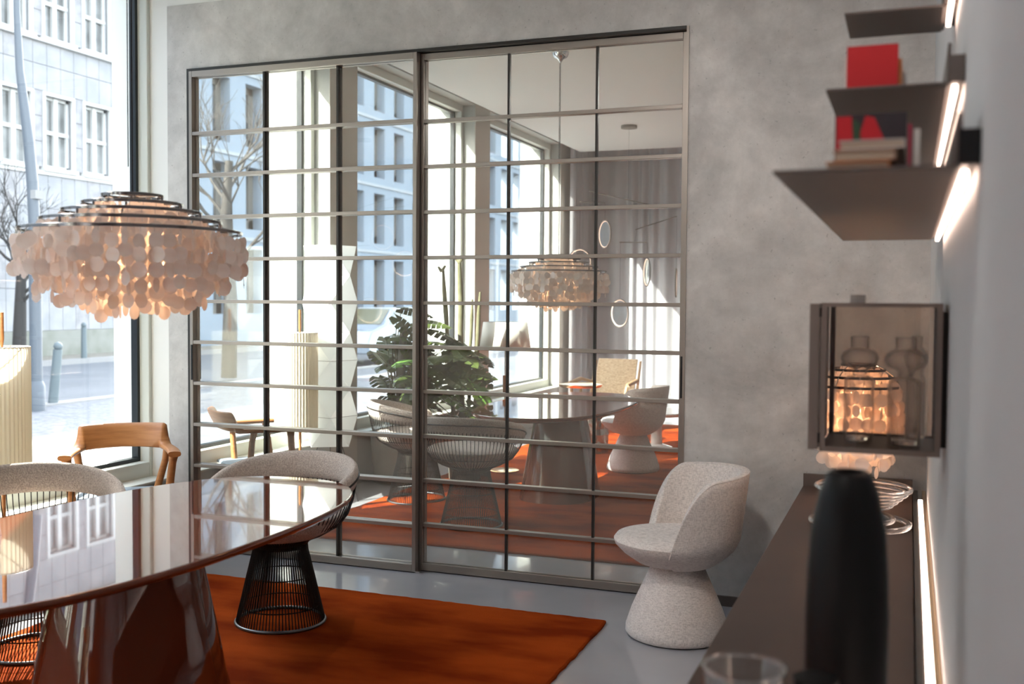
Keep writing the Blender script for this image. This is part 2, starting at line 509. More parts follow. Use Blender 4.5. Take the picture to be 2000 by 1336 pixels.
# far wall: white base wall with a concrete skim around the recess of the sliding doors
RX0, RX1, RZ = -4.030, -1.040, 2.862
wf = MB()
wf.box(XL, XR, YF + 0.12, YF + 0.4, -0.1, 3.75)
wf.box(XL, RX0, YF, YF + 0.12, 0, 3.75)
wf.box(RX1, XR, YF, YF + 0.12, 0, 3.75)
wf.box(RX0, RX1, YF, YF + 0.12, RZ, 3.75)
o = wf.build('wall_far', 'white_paint'); tag(o, kind='structure')
cs = MB()
T = 0.006
cs.box(XL, RX0, YF - T, YF, 0, 3.245)
cs.box(RX1, XR, YF - T, YF, 0, 3.38)
cs.box(RX0, RX1, YF - T, YF, RZ, 3.245)
cs.box(RX1, RX1 + T * 0, YF - T, YF, 0, 3.2) if False else None
o2 = cs.build('concrete_skim', 'concrete', o)
o = MB().box(XR, XR + 0.2, YN - 0.2, YF + 0.4, -0.1, 3.75).build('wall_right', 'grey_paint'); tag(o, kind='structure')
o = MB().box(XO, XR, YN - 0.2, YN, -0.1, 3.75).build('wall_near', 'white_paint'); tag(o, kind='structure')
# skirting joint, dark line at the foot of the concrete
o = MB().box(RX1 + 0.02, -0.5, YF - 0.02, YF - T, 0.0, 0.05).build('baseboard_far', 'taupe_metal'); tag(o, kind='structure')

# windows
for i, (y0, y1) in enumerate(BAYS):
    w = struct('window_%d' % (i + 1), loc=(0, 0, 0))
    X0, X1 = -4.43, -4.31
    j = 0.055
    def fr(name, *b): 
        return MB().box(*b).build(name, 'frame_paint', w, bevel=0.006)
    fr('frame_jamb', X0, X1, y0, y0 + j, SILL, HEAD)
    fr('frame_jamb', X0, X1, y1 - j * 0.5, y1, SILL, HEAD)
    fr('frame_rail', X0, X1, y0 + j, y1 - j * 0.5, SILL, SILL + 0.10)
    fr('frame_rail', X0, X1, y0 + j, y1 - j * 0.5, HEAD - 0.07, HEAD)
    fr('window_sill', X1, XL + 0.015, y0, y1, SILL - 0.004, SILL + 0.012)
    g = MB()
    a, b = y0 + j, y1 - j * 0.5
    g.box(-4.425, -4.380, a, a + 0.022, SILL + 0.1, HEAD - 0.07)
    g.box(-4.425, -4.380, b - 0.022, b, SILL + 0.1, HEAD - 0.07)
    g.box(-4.425, -4.380, a + 0.022, b - 0.022, SILL + 0.1, SILL + 0.122)
    g.box(-4.425, -4.380, a + 0.022, b - 0.022, HEAD - 0.092, HEAD - 0.07)
    g.build('gasket', 'gasket', w)
    MB().box(-4.410, -4.404, a + 0.022, b - 0.022, SILL + 0.122, HEAD - 0.092).build('pane', 'window_glass', w)
    if i > 0:
        fr('window_handle', X1, X1 + 0.03, y1 - 0.045, y1 - 0.02, 1.35, 1.50)

# recess frame of the sliding doors
tr = struct('trim_2')
MB().box(RX0, RX0 + 0.018, YF - 0.02, YF + 0.12, 0, RZ).build('side_profile', 'dark_bronze', tr)
MB().box(RX1 - 0.012, RX1, YF - 0.012, YF + 0.12, 0, RZ).build('side_profile', 'bronze', tr)
MB().box(RX0 + 0.018, RX1 - 0.012, YF - 0.02, YF + 0.12, RZ - 0.016, RZ).build('top_track', 'dark_bronze', tr)

# mirrored sliding doors, glazing bars and panes
ZB = [0.26, 0.507, 0.753, 1.0, 1.245, 1.488, 1.737, 1.985, 2.233, 2.478]
def door(n, x0, x1, xb, yf, ym):
    d = struct('door_%d' % n)
    z0, z1 = 0.006, RZ - 0.018
    st = 0.022
    yb = yf + 0.045
    MB().box(x0, x0 + st, yf, yb, z0, z1).build('stile', 'bronze', d, bevel=0.002)
    MB().box(x1 - st, x1, yf, yb, z0, z1).build('stile', 'bronze', d, bevel=0.002)
    MB().box(x0 + st, x1 - st, yf, yb, z1 - 0.035, z1).build('top_rail', 'bronze', d, bevel=0.002)
    MB().box(x0 + st, x1 - st, yf, yb, z0, z0 + 0.042).build('bottom_rail', 'bronze', d, bevel=0.002)
    for z in ZB:
        MB().box(x0 + st, x1 - st, yf + 0.002, ym, z - 0.010, z + 0.010).build('horizontal_bar', 'bronze', d, bevel=0.0015)
    for x in xb:
        MB().box(x - 0.006, x + 0.006, yf + 0.012, ym, z0 + 0.042, z1 - 0.035).build('vertical_bar', 'dark_bronze', d)
    zs = [z0 + 0.042] + ZB + [z1 - 0.035]
    xs = [x0 + st] + list(xb) + [x1 - st]
    for a, b in zip(xs[:-1], xs[1:]):
        for c, e in zip(zs[:-1], zs[1:]):
            MB().box(a + 0.0015, b - 0.0015, ym, ym + 0.005, c + 0.0015, e - 0.0015).build('mirror_pane', 'mirror', d)
    MB().box(x0, x1, ym + 0.006, ym + 0.014, z0, z1).build('backing', 'dark_bronze', d)
    return d
d1 = door(1, -4.008, -2.515, (-3.4957, -3.0124), YF - 0.03, YF + 0.005)
d2 = door(2, -2.520, -1.054, (-2.0075, -1.5226), YF + 0.022, YF + 0.045)
for d, x, y in ((d1, -3.992, YF - 0.030), (d2, -1.062, YF + 0.022)):
    MB().box(x - 0.006, x + 0.006, y - 0.006, y, 1.02, 1.23).build('handle', 'black_metal', d)
MB().box(-2.515, -2.49, YF - 0.03, YF, 0.0, 0.012).build('floor_guide', 'chrome', d1)

# ------------------------------------------------------------------ outdoors
o = MB().box(-11.9, XO, -45, 45, -0.25, -0.10).build('sidewalk', 'cobble'); tag(o, kind='structure')
o = MB().box(-19.7, -12.15, -60, 60, -0.30, -0.16).build('street', 'asphalt'); tag(o, kind='structure')
o = MB().box(-12.15, -11.9, -60, 60, -0.25, -0.07).build('kerb_near', 'kerb'); tag(o, kind='structure')
o = MB().box(-19.9, -19.7, -60, 60, -0.25, -0.03).build('kerb_far', 'kerb'); tag(o, kind='structure')
o = MB().box(-22.0, -19.9, -60, 60, -0.25, -0.06).build('sidewalk_far', 'verge'); tag(o, kind='structure')

def facade_window(par, yc, z0, w, hgt, X, frame='white_frame', pane='dark_pane', mull=2, trans=True, dep=0.35):
    f = MB()
    t = 0.07
    f.box(X - dep, X - dep + 0.08, yc - w / 2, yc - w / 2 + t, z0, z0 + hgt)
    f.box(X - dep, X - dep + 0.08, yc + w / 2 - t, yc + w / 2, z0, z0 + hgt)
    f.box(X - dep, X - dep + 0.08, yc - w / 2, yc + w / 2, z0, z0 + t)
    f.box(X - dep, X - dep + 0.08, yc - w / 2, yc + w / 2, z0 + hgt - t, z0 + hgt)
    if mull == 2: f.box(X - dep, X - dep + 0.09, yc - 0.06, yc + 0.06, z0, z0 + hgt)
    if trans: f.box(X - dep, X - dep + 0.09, yc - w / 2, yc + w / 2, z0 + hgt * 0.50 - 0.05, z0 + hgt * 0.50 + 0.05)
    wo = f.build('window', frame, par)
    MB().box(X - dep - 0.02, X - dep + 0.02, yc - w / 2, yc + w / 2, z0, z0 + hgt).build('pane', pane, wo)
    return wo

# stone clad building straight across the street
bA = thing('office_building', 'pale stone clad building across the street seen through the window at left', 'building', (-22, 25, 0))
BX = -22.0
def at(par_loc):
    return Vector(par_loc)
hold = bpy.data.objects.new('tmp', None)
ya, yb_ = 8.0, 42.0
cols = []
y = 24.27
pitch = 1.47
k = -9
while k < 12:
    cols.append(24.27 + k * pitch + (0.0)); k += 1
rows = [(5.05, 1.95), (8.55, 1.95), (12.0, 1.95)]
# wall strips between windows
ox, oy = -22.0, 25.0
wb = MB()
ww = 0.98
def W(x0, x1, y0, y1, z0, z1, b): b.box(x0 - ox, x1 - ox, y0 - oy, y1 - oy, z0, z1)
zc = 0.45
for (z0, hh) in rows:
    W(BX - 0.6, BX - 0.06, ya, yb_, zc, z0, wb)
    prev = ya
    for c in cols:
        W(BX - 0.6, BX - 0.06, prev, c - ww / 2, z0, z0 + hh, wb)
        prev = c + ww / 2
    W(BX - 0.6, BX - 0.06, prev, yb_, z0, z0 + hh, wb)
    zc = z0 + hh
W(BX - 0.6, BX - 0.06, ya, yb_, zc, 15.5, wb)
wb.build('wall', 'joint', bA)
pb = MB(); W(BX - 0.6, BX + 0.25, ya, yb_, -0.25, 0.62, pb); pb.build('plinth', 'plinth', bA)
def win_at(c, z0, hh):
    f = MB(); t = 0.085; dep = 0.22
    X = 0.0
    yc = c - oy
    f.box(X - dep, X - dep + 0.08, yc - ww / 2, yc - ww / 2 + t, z0, z0 + hh)
    f.box(X - dep, X - dep + 0.08, yc + ww / 2 - t, yc + ww / 2, z0, z0 + hh)
    f.box(X - dep, X - dep + 0.08, yc - ww / 2, yc + ww / 2, z0, z0 + t)
    f.box(X - dep, X - dep + 0.08, yc - ww / 2, yc + ww / 2, z0 + hh - t, z0 + hh)
    f.box(X - dep, X - dep + 0.115, yc - 0.07, yc + 0.07, z0 + 0.01, z0 + hh - 0.01)
    f.box(X - dep, X - dep + 0.10, yc - ww / 2, yc + ww / 2, z0 + hh * 0.5 - 0.05, z0 + hh * 0.5 + 0.05)
    wo = f.build('window', 'white_frame', bA)
    MB().box(X - dep - 0.03, X - dep + 0.02, yc - ww / 2, yc + ww / 2, z0, z0 + hh).build('pane', 'dark_pane', wo)
    fr_ = MB()
    fr_.box(-0.08, 0.03, yc - ww / 2 - 0.09, yc - ww / 2, z0, z0 + hh + 0.09)
    fr_.box(-0.08, 0.03, yc + ww / 2, yc + ww / 2 + 0.09, z0, z0 + hh + 0.09)
    fr_.box(-0.08, 0.03, yc - ww / 2, yc + ww / 2, z0 + hh, z0 + hh + 0.09)
    fr_.build('surround', 'white_frame', wo)
    MB().box(-0.3, 0.12, yc - ww / 2 - 0.12, yc + ww / 2 + 0.12, z0 - 0.10, z0).build('sill', 'white_frame', wo)
for (z0, hh) in rows:
    for c in cols:
        if 14 < c < 31: win_at(c, z0, hh)
# cladding slabs: real slabs with open joints on the part of the facade in view, one by one
def slab(y0, y1, z0, z1, mi):
    if y1 - y0 < 0.05: return
    g = 0.007
    MB().box(-0.08, 0.0, y0 + g - oy, y1 - g - oy, z0 + g, z1 - g).build('stone_slab', 'stone' if mi else 'stone_b', bA)
sw = pitch / 3.0
bands = [(0.62, 1.75), (1.75, 2.85), (2.85, 3.95), (3.95, 4.95), (7.10, 7.80), (7.80, 8.45), (10.6, 11.9)]
for bi, (z0, z1) in enumerate(bands):
    y0 = 17.0
    n = 0
    while y0 < 28.2:
        slab(y0, y0 + sw, z0, z1, random.random() < 0.62); y0 += sw; n += 1
for (z0, hh) in rows[:2]:
    for c in cols:
        if 16.5 < c < 28.5:
            a = c + ww / 2 + 0.09; b = c + pitch - ww / 2 - 0.09
            for q in range(3):
                slab(a, b, z0 + q * (hh + 0.1) / 3, z0 + (q + 1) * (hh + 0.1) / 3, random.random() < 0.6)
# belt course
MB().box(-0.05, 0.10, ya - oy, yb_ - oy, 8.40, 8.47).build('belt_course', 'white_frame', bA)
MB().box(-0.05, 0.05, ya - oy, yb_ - oy, 4.85, 4.95).build('belt_course', 'white_frame', bA)

# modern building further down the street, seen only in the mirrors
bB = thing('apartment_building', 'pale blue rendered building with tall recessed windows, seen reflected in the mirrored doors', 'building', (-22, -25, 0))
mw = MB()
oyb = -25.0
wy = [oyb_ for oyb_ in [(-14.0 - 1.9 * k) for k in range(22)]]
zr = [(1.0, 2.3), (4.0, 2.2), (6.9, 2.2), (9.8, 2.2), (12.7, 2.0)]
z = -0.2
for (z0, hh) in zr:
    mw.box(-0.8, 0, -58 - oyb, -12.2 - oyb, z, z0)
    prev = -12.2
    for c in wy:
        mw.box(-0.8, 0, c + 0.5 - oyb, prev - oyb, z0, z0 + hh); prev = c - 0.5
    mw.box(-0.8, 0, -58 - oyb, prev - oyb, z0, z0 + hh)
    z = z0 + hh
mw.box(-0.8, 0, -58 - oyb, -12.2 - oyb, z, 16)
mw.build('wall', 'modern', bB)
for (z0, hh) in zr:
    for c in wy:
        if c < -45: continue
        b = MB()
        b.box(-0.55, -0.40, c - 0.5 - oyb, c - 0.22 - oyb, z0, z0 + hh)
        b.box(-0.55, -0.40, c + 0.22 - oyb, c + 0.5 - oyb, z0, z0 + hh)
        b.box(-0.55, -0.40, c - 0.5 - oyb, c + 0.5 - oyb, z0, z0 + 0.35)
        b.box(-0.55, -0.40, c - 0.5 - oyb, c + 0.5 - oyb, z0 + hh - 0.25, z0 + hh)
        wo = b.build('window', 'brown_reveal', bB)
        MB().box(-0.56, -0.50, c - 0.22 - oyb, c + 0.22 - oyb, z0 + 0.35, z0 + hh - 0.25).build('pane', 'sky_pane', wo)
for zc in (3.7, 6.6, 9.5, 12.4):
    MB().box(0, 0.05, -58 - oyb, -12.2 - oyb, zc - 0.12, zc).build('belt_course', 'modern_w', bB)
bC = thing('town_house', 'white rendered town house between the two larger buildings across the street', 'building', (-22, -2, 0))
MB().box(-6, 0, -10, 9.9, -0.2, 13.5).build('wall', 'modern_w', bC)
for r_ in range(4):
    for c in range(7):
        f = MB().box(0, 0.06, -8.7 + c * 2.7 - 0.1, -8.7 + c * 2.7 + 1.3, 1.2 + r_ * 3.1, 1.3 + r_ * 3.1).build('window', 'brown_reveal', bC)
        MB().box(-0.02, 0.03, -8.7 + c * 2.7, -8.7 + c * 2.7 + 1.2, 1.3 + r_ * 3.1, 3.1 + r_ * 3.1).build('pane', 'dark_pane', f)

# street furniture
lp = thing('street_lamp', 'grey tapering steel street lamp post leaning out of frame at the kerb', 'street lamp', (-11.6, 11.55, -0.1))
pts = [(0, 0, 0), (0, 0, 1.6), (0.0, 0.0, 2.6), (-0.02, -0.01, 3.2), (-0.06, -0.03, 3.8), (-0.11, -0.055, 4.3), (-0.16, -0.08, 4.8), (-0.19, -0.09, 5.6), (-0.19, -0.09, 7.8)]
MB().tube(pts, [0.085, 0.085, 0.08, 0.078, 0.075, 0.068, 0.055, 0.045, 0.04], 14).build('pole', 'lamp_post', lp, smooth=True)
MB().lathe([(0.12, 0), (0.12, 0.35), (0.09, 0.42)], 14, cap0=True, cap1=True).build('base_sleeve', 'lamp_post', lp, smooth=40)
MB().box(-0.02, 0.10, -0.08, 0.08, 3.0, 3.12).build('bracket', 'kerb', lp)
MB().obox((-0.2, -0.5, 7.85), (0.12, 0, 0), (0, 0.45, 0), (0, 0, 0.06)).build('lamp_head', 'lamp_post', lp)
tp = thing('sign_post', 'thin dark post with a small sign standing at the window edge far left', 'post', (-11.7, 10.4, -0.1))
MB().tube([(0, 0, 0), (0, 0, 4.3)], 0.05, 10).build('pole', 'bollard', tp, smooth=True)
MB().box(-0.02, 0.02, -0.3, 0.3, 2.6, 3.0).build('sign_plate', 'white_frame', tp)
def bollard(loc, label, lean=0.0):
    b = thing('bollard', label, 'bollard', loc, group=None)
    MB().tube([(0, 0, 0), (lean * 0.85, lean * 0.6, 0.80)], [0.075, 0.065], 14).build('post', 'bollard', b, smooth=True)
    MB().lathe([(0.0, -0.07), (0.05, -0.05), (0.07, 0), (0.05, 0.05), (0.0, 0.07)], 14, c=(lean * 0.9, lean * 0.63, 0.85)).build('ball_cap', 'bollard', b, smooth=True)
    return b
bollard((-12.03, 12.3, -0.07), 'leaning grey bollard with a ball cap on the near kerb, left of the chair', 0.07)
bollard((-19.8, 21.3, -0.03), 'thin grey bollard on the far kerb across the road')
# tree
def tree(loc, label, seed, hgt=6.0):
    random.seed(seed)
    t = thing('bare_tree', label, 'tree', loc)
    MB().tube([(0, 0, 0), (0.05, 0, hgt * 0.2), (0, 0.1, hgt * 0.4), (0.1, 0.1, hgt * 0.55)], [0.16, 0.14, 0.11, 0.08], 10).build('trunk', 'bark', t, smooth=True)
    b = MB()
    def br(p, d, l, r, lev):
        q = p + d * l
        mid = p + d * l * 0.5 + Vector([random.uniform(-.08, .08) * l for _ in range(3)])
        b.tube([p, mid, q], [r, r * .8, r * .6], 4)
        if lev:
            for _ in range(3):
                nd = (d + Vector((random.uniform(-.8, .8), random.uniform(-.8, .8), random.uniform(-.2, .7)))).normalized()
                br(q if random.random() < .6 else mid, nd, l * .72, r * .55, lev - 1)
    for i in range(7):
        a = i * 0.9
        br(Vector((0.05, 0.05, hgt * (0.28 + 0.04 * i))), Vector((math.cos(a), math.sin(a), 0.9)).normalized(), hgt * 0.17, 0.04, 4)
    tag(b.build('branches', 'bark', t), kind='stuff')
    return t
tree((-19.2, 18.6, -0.1), 'bare winter tree across the road behind the shell lamp', 3, 5.2)
tree((-13.0, -7.6, -0.1), 'bare winter tree by the kerb, seen reflected in the left mirrored door', 4, 8.0)
random.seed(11)
# scooter
sc = thing('kick_scooter', 'dark kick scooter standing on the pavement, only its front wheel showing past the window edge', 'scooter', (-12.6, 14.25, -0.1))
sc.location = (-12.45, 14.35, -0.16)
MB().ring((0, 0, 0), 0.125, 0.028, 28, 8).build('front_wheel', 'tyre', sc, smooth=True, loc=(0, 0, 0.155), rot=(0, PI / 2, 0))
MB().lathe([(0.0, -0.02), (0.08, -0.015), (0.08, 0.015), (0, 0.02)], 16).build('wheel_hub', 'kerb', sc, loc=(0, 0, 0.155), rot=(0, PI / 2, 0))
MB().tube([(0, 0, 0.15), (0.0, 0.09, 0.34), (0, 0.22, 1.05)], 0.022, 8).build('steering_column', 'lamp_post', sc, smooth=True)
MB().tube([(-0.2, 0.22, 1.06), (0.2, 0.22, 1.06)], 0.016, 8).build('handlebar', 'tyre', sc)
MB().box(-0.08, 0.08, 0.15, 0.95, 0.13, 0.17).build('deck', 'tyre', sc, bevel=0.01)
MB().ring((0, 0, 0), 0.105, 0.028, 24, 8).build('rear_wheel', 'tyre', sc, smooth=True, loc=(0, 0.95, 0.135), rot=(0, PI / 2, 0))

def car(loc, rz, paint, label):
    c = thing('car', label, 'car', loc, rz)
    prof = [(-2.1, 0.35), (-2.15, 0.75), (-1.9, 0.95), (-1.35, 1.0), (-0.75, 1.42), (0.45, 1.45), (1.15, 1.05), (1.95, 0.88), (2.15, 0.6), (2.1, 0.32)]
    rows = []
    for s, k in ((-0.86, 1), (-0.80, 1.0), (0.80, 1.0), (0.86, 1)):
        rows.append(s)
    b = MB()
    n = len(prof)
    vs = []
    for s in (-0.88, 0.88):
        for (x, z) in prof:
            tz = 1 - max(0, z - 0.95) * 0.42
            vs.append((x, s * tz, z))
    fs = [tuple(range(n)), tuple(reversed(range(n, 2 * n)))] + [(i, i + n, (i + 1) % n + n, (i + 1) % n) for i in range(n)]
    b.add(vs, fs)
    b.build('body', paint, c, bevel=0.05, smooth=40)
    g = MB()
    for s in (-1, 1):
        P = [(-1.2, 1.0), (-0.72, 1.36), (0.42, 1.39), (1.0, 1.04)]
        Q = [(x, s * (0.89 * (1 - max(0, z - 0.95) * 0.42) + 0.004), z) for x, z in P]
        g.add(Q, [(0, 1, 2, 3) if s > 0 else (3, 2, 1, 0)])
    g.add([(-1.38, -0.70, 1.02), (-1.38, 0.70, 1.02), (-0.80, 0.62, 1.40), (-0.80, -0.62, 1.40)], [(0, 1, 2, 3)])
    g.add([(1.18, -0.70, 1.06), (1.18, 0.70, 1.06), (0.52, 0.62, 1.44), (0.52, -0.62, 1.44)], [(3, 2, 1, 0)])
    g.build('windows', 'car_glass', c)
    for x in (-1.3, 1.35):
        for s in (-1, 1):
            MB().lathe([(0.0, -0.1), (0.30, -0.1), (0.32, 0), (0.30, 0.1), (0, 0.1)], 20).build('wheel', 'tyre', c, smooth=40, loc=(x, s * 0.8, 0.32), rot=(PI / 2, 0, 0))
    for s in (-1, 1):
        MB().box(-2.17, -2.05, s * 0.62 - 0.2, s * 0.62 + 0.2, 0.66, 0.82).build('tail_lamp', 'tail', c, bevel=0.02)
    return c
car((-13.3, -14.6, -0.16), PI / 2, 'car_paint_dark', 'blue grey car parked at the kerb, seen reflected beside the paper lamp')
car((-16.6, -21.5, -0.16), -PI / 2, 'car_paint_white', 'white car with a red tail lamp on the road, seen reflected above the monstera')

# ------------------------------------------------------------------ rug
def rug():
    x0, x1, y0, y1 = -3.70, -1.288, -1.35, 4.70
    y0 = -2.1
    n = 90
    b = MB()
    def edge(a, c, k):
        return [(a[0] + (c[0] - a[0]) * i / k + random.uniform(-.004, .004), a[1] + (c[1] - a[1]) * i / k + random.uniform(-.004, .004)) for i in range(k)]
    cr = 0.02
    poly = edge((x0, y0), (x1, y0), 40) + edge((x1, y0), (x1, y1 - cr), 160) + edge((x1 - 0.01, y1), (x0, y1), 70) + edge((x0, y1), (x0, y0), 100)
    inn = [((x0 + x1) / 2 + (p[0] - (x0 + x1) / 2) * 0.994, (y0 + y1) / 2 + (p[1] - (y0 + y1) / 2) * 0.997) for p in poly]
    m = len(poly)
    vs = [(x, y, 0.001) for x, y in poly] + [(x, y, 0.010) for x, y in poly] + [(x, y, 0.016) for x, y in inn]
    fs = [(i, (i + 1) % m, (i + 1) % m + m, i + m) for i in range(m)] + [(i + m, (i + 1) % m + m, (i + 1) % m + 2 * m, i + 2 * m) for i in range(m)]
    fs.append(tuple(range(2 * m, 3 * m)))
    b.add(vs, fs)
    o = b.build('rug', 'rug')
    tag(o, 'burnt orange deep pile rug under the dining table on the grey floor', 'rug')
rug()
RT = 0.016

# ------------------------------------------------------------------ dining table
tb = thing('dining_table', 'oval brown high gloss lacquer dining table on a flared pedestal', 'table', (-2.475, 2.87, RT))
TZ = 0.722 - RT
def ell(a, b, k, n=96, z=0.0, p=2.0):
    r = []
    for i in range(n):
        t = 2 * PI * i / n
        c, s = math.cos(t), math.sin(t)
        r.append((a * math.copysign(abs(c) ** (2 / p), c) * k, b * math.copysign(abs(s) ** (2 / p), s) * k, z))
    return r
b = MB()
A_, B_ = 0.518, 1.085
PW = 2.0 / 2.55
def sc_pow(v): return math.copysign(abs(v) ** PW, v)
prof = [(0.0, 0.0), (0.90, 0.0), (0.955, 0.005), (0.99, 0.016), (1.0, 0.024), (1.0, 0.030), (0.996, 0.034), (0.985, 0.036), (0.984, 0.036), (0.97, 0.036), (0.5, 0.036), (0.0, 0.036)]
rows = []
for k, z in prof:
    rows.append([((A_ - (1 - k) * 0.35 if k > 0.8 else A_ * k) * sc_pow(math.cos(2 * PI * i / 160)), (B_ - (1 - k) * 0.35 if k > 0.8 else B_ * k) * sc_pow(math.sin(2 * PI * i / 160)), TZ - 0.036 + z) for i in range(160)])
b.grid(rows, close_u=True)
b.build('tabletop', 'lacquer', tb, smooth=35)
b = MB()
rows = []
for t in [i / 10 for i in range(11)]:
    z = (TZ - 0.036) * t
    ax = 0.285 - 0.11 * t; by = 0.38 - 0.14 * t
    rows.append(ell(ax, by, 1.0, 64, z, 2.6))
b.grid(rows, close_u=True)
b.f.append(tuple(reversed(range(64))))
b.build('pedestal', 'lacquer', tb, smooth=40)

# ------------------------------------------------------------------ wire armchairs
def wire_profile(t):
    # outer wire curve from floor ring to seat rim to back rim
    P = [(0.195, 0.012), (0.175, 0.10), (0.148, 0.22), (0.122, 0.33), (0.118, 0.365), (0.135, 0.385), (0.20, 0.412), (0.265, 0.452), (0.300, 0.50), (0.322, 0.57), (0.334, 0.64), (0.338, 0.70)]
    x = t * (len(P) - 1)
    i = min(int(x), len(P) - 2); f = x - i
    return P[i][0] * (1 - f) + P[i + 1][0] * f, P[i][1] * (1 - f) + P[i + 1][1] * f
def make_wire_chair():
    r = thing('wire_armchair', '', 'chair')
    w = MB(); w2 = MB()
    n = 84
    NB = 84
    for i in range(NB):
        a = 2 * PI * i / NB
        pts = []
        for j in range(5):
            R, z = wire_profile(j / 11)
            pts.append((R * 1.04 * math.cos(a), R * math.sin(a), z))
        w.tube(pts, 0.0026, 4)
    tag(w.build('base_wires', 'wire', r), kind='stuff')
    for i in range(NB):
        a = 2 * PI * i / NB
        th = abs((a - PI / 2 + PI) % (2 * PI) - PI)      # angle from the back (+y)
        top = 11 if th < 1.95 else 6.0
        pts = []
        j = 4.0
        while j <= top + 1e-6:
            R, z = wire_profile(min(1, j / 11))
            if top == 11 and j > 8: z = z - 0.09 * (th / 1.95) ** 2.2 * (j - 8) / 3
            pts.append((R * 1.04 * math.cos(a), R * math.sin(a), z)); j += 0.9 if top == 6.0 else 1.0
        w2.tube(pts, 0.0026, 4)
    tag(w2.build('seat_wires', 'wire', r), kind='stuff')
    MB().ring((0, 0, 0.007), 0.197, 0.0075, 64, 8, 1.04, 1).build('floor_ring', 'base_ring', r, smooth=True)
    for (j, nm) in ((0.8, 'wire_ring'), (2.0, 'wire_ring'), (3.6, 'wire_ring'), (7.2, 'wire_ring')):
        R, z = wire_profile(j / 11)
        MB().ring((0, 0, z), R - 0.004, 0.003, 56, 5, 1.04, 1).build(nm, 'wire', r, smooth=True)
    MB().lathe([(0.10, 0.345), (0.118, 0.365), (0.135, 0.385), (0.12, 0.395), (0.0, 0.395)], 40).build('seat_cup', 'wire', r, smooth=True)
    # seat cushion
    MB().lathe([(0.0, 0.395), (0.12, 0.398), (0.20, 0.408), (0.268, 0.446), (0.300, 0.487), (0.301, 0.508), (0.275, 0.524), (0.20, 0.524), (0.10, 0.516), (0.0, 0.512)], 48, c=(0, -0.018, 0)).build('seat_cushion', 'boucle', r, smooth=True)
    # padded back band
    rows = []
    NS = 64
    for i in range(NS + 1):
        th = -2.02 + 4.04 * i / NS
        a = PI / 2 + th
        q = abs(th) / 2.02
        top = 0.750 - 0.125 * q ** 2.2
        hh = 0.066 * (1 - 0.45 * q ** 2)
        if q > 0.93: hh *= max(0.05, math.sqrt(max(0, 1 - ((q - 0.93) / 0.07) ** 2)))
        tk = 0.026 if q < 0.93 else 0.026 * max(0.05, math.sqrt(max(0, 1 - ((q - 0.93) / 0.07) ** 2)))
        zc = top - 0.066 * (1 - 0.45 * q ** 2)
        row = []
        for k in range(14):
            u = 2 * PI * k / 14
            zz = hh * math.copysign(abs(math.sin(u)) ** 0.8, math.sin(u))
            R = 0.318 + tk * math.cos(u) + zz * 0.16
            row.append((R * 1.04 * math.cos(a), R * math.sin(a), zc + zz))
        rows.append(row)
    b = MB(); b.grid(rows, close_u=True)
    b.f.append(tuple(range(14))); b.f.append(tuple(reversed(range(NS * 14, NS * 14 + 14))))
    b.build('back_pad', 'boucle', r, smooth=True)
    # rim rod
    pts = []
    for i in range(41):
        th = -1.98 + 3.96 * i / 40
        a = PI / 2 + th
        q = abs(th) / 1.98
        pts.append((0.347 * 1.04 * math.cos(a), 0.347 * math.sin(a), 0.70 - 0.10 * q ** 2.2))
    MB().tube(pts, 0.005, 6).build('rim_rod', 'wire', r, smooth=True)
    return r
pc = make_wire_chair()
tag(pc, 'beige boucle wire armchair at the far end of the oval table, wire base in view', 'chair', 'beige wire armchairs at the oval table')
pc.location = (-2.69, 4.115, RT); pc.rotation_euler = (0, 0, math.radians(-4))
p2 = copy_tree(pc)
p2['label'] = 'beige boucle wire armchair behind the table at the left edge, cut by the frame'
p2.location = (-3.42, 3.40, RT); p2.rotation_euler = (0, 0, math.radians(58))

# ------------------------------------------------------------------ wooden armchair by the window
wc = thing('wooden_armchair', 'orange oak armchair with a wide curved back rail standing by the window', 'chair', (-3.995, 4.57, 0), 0)
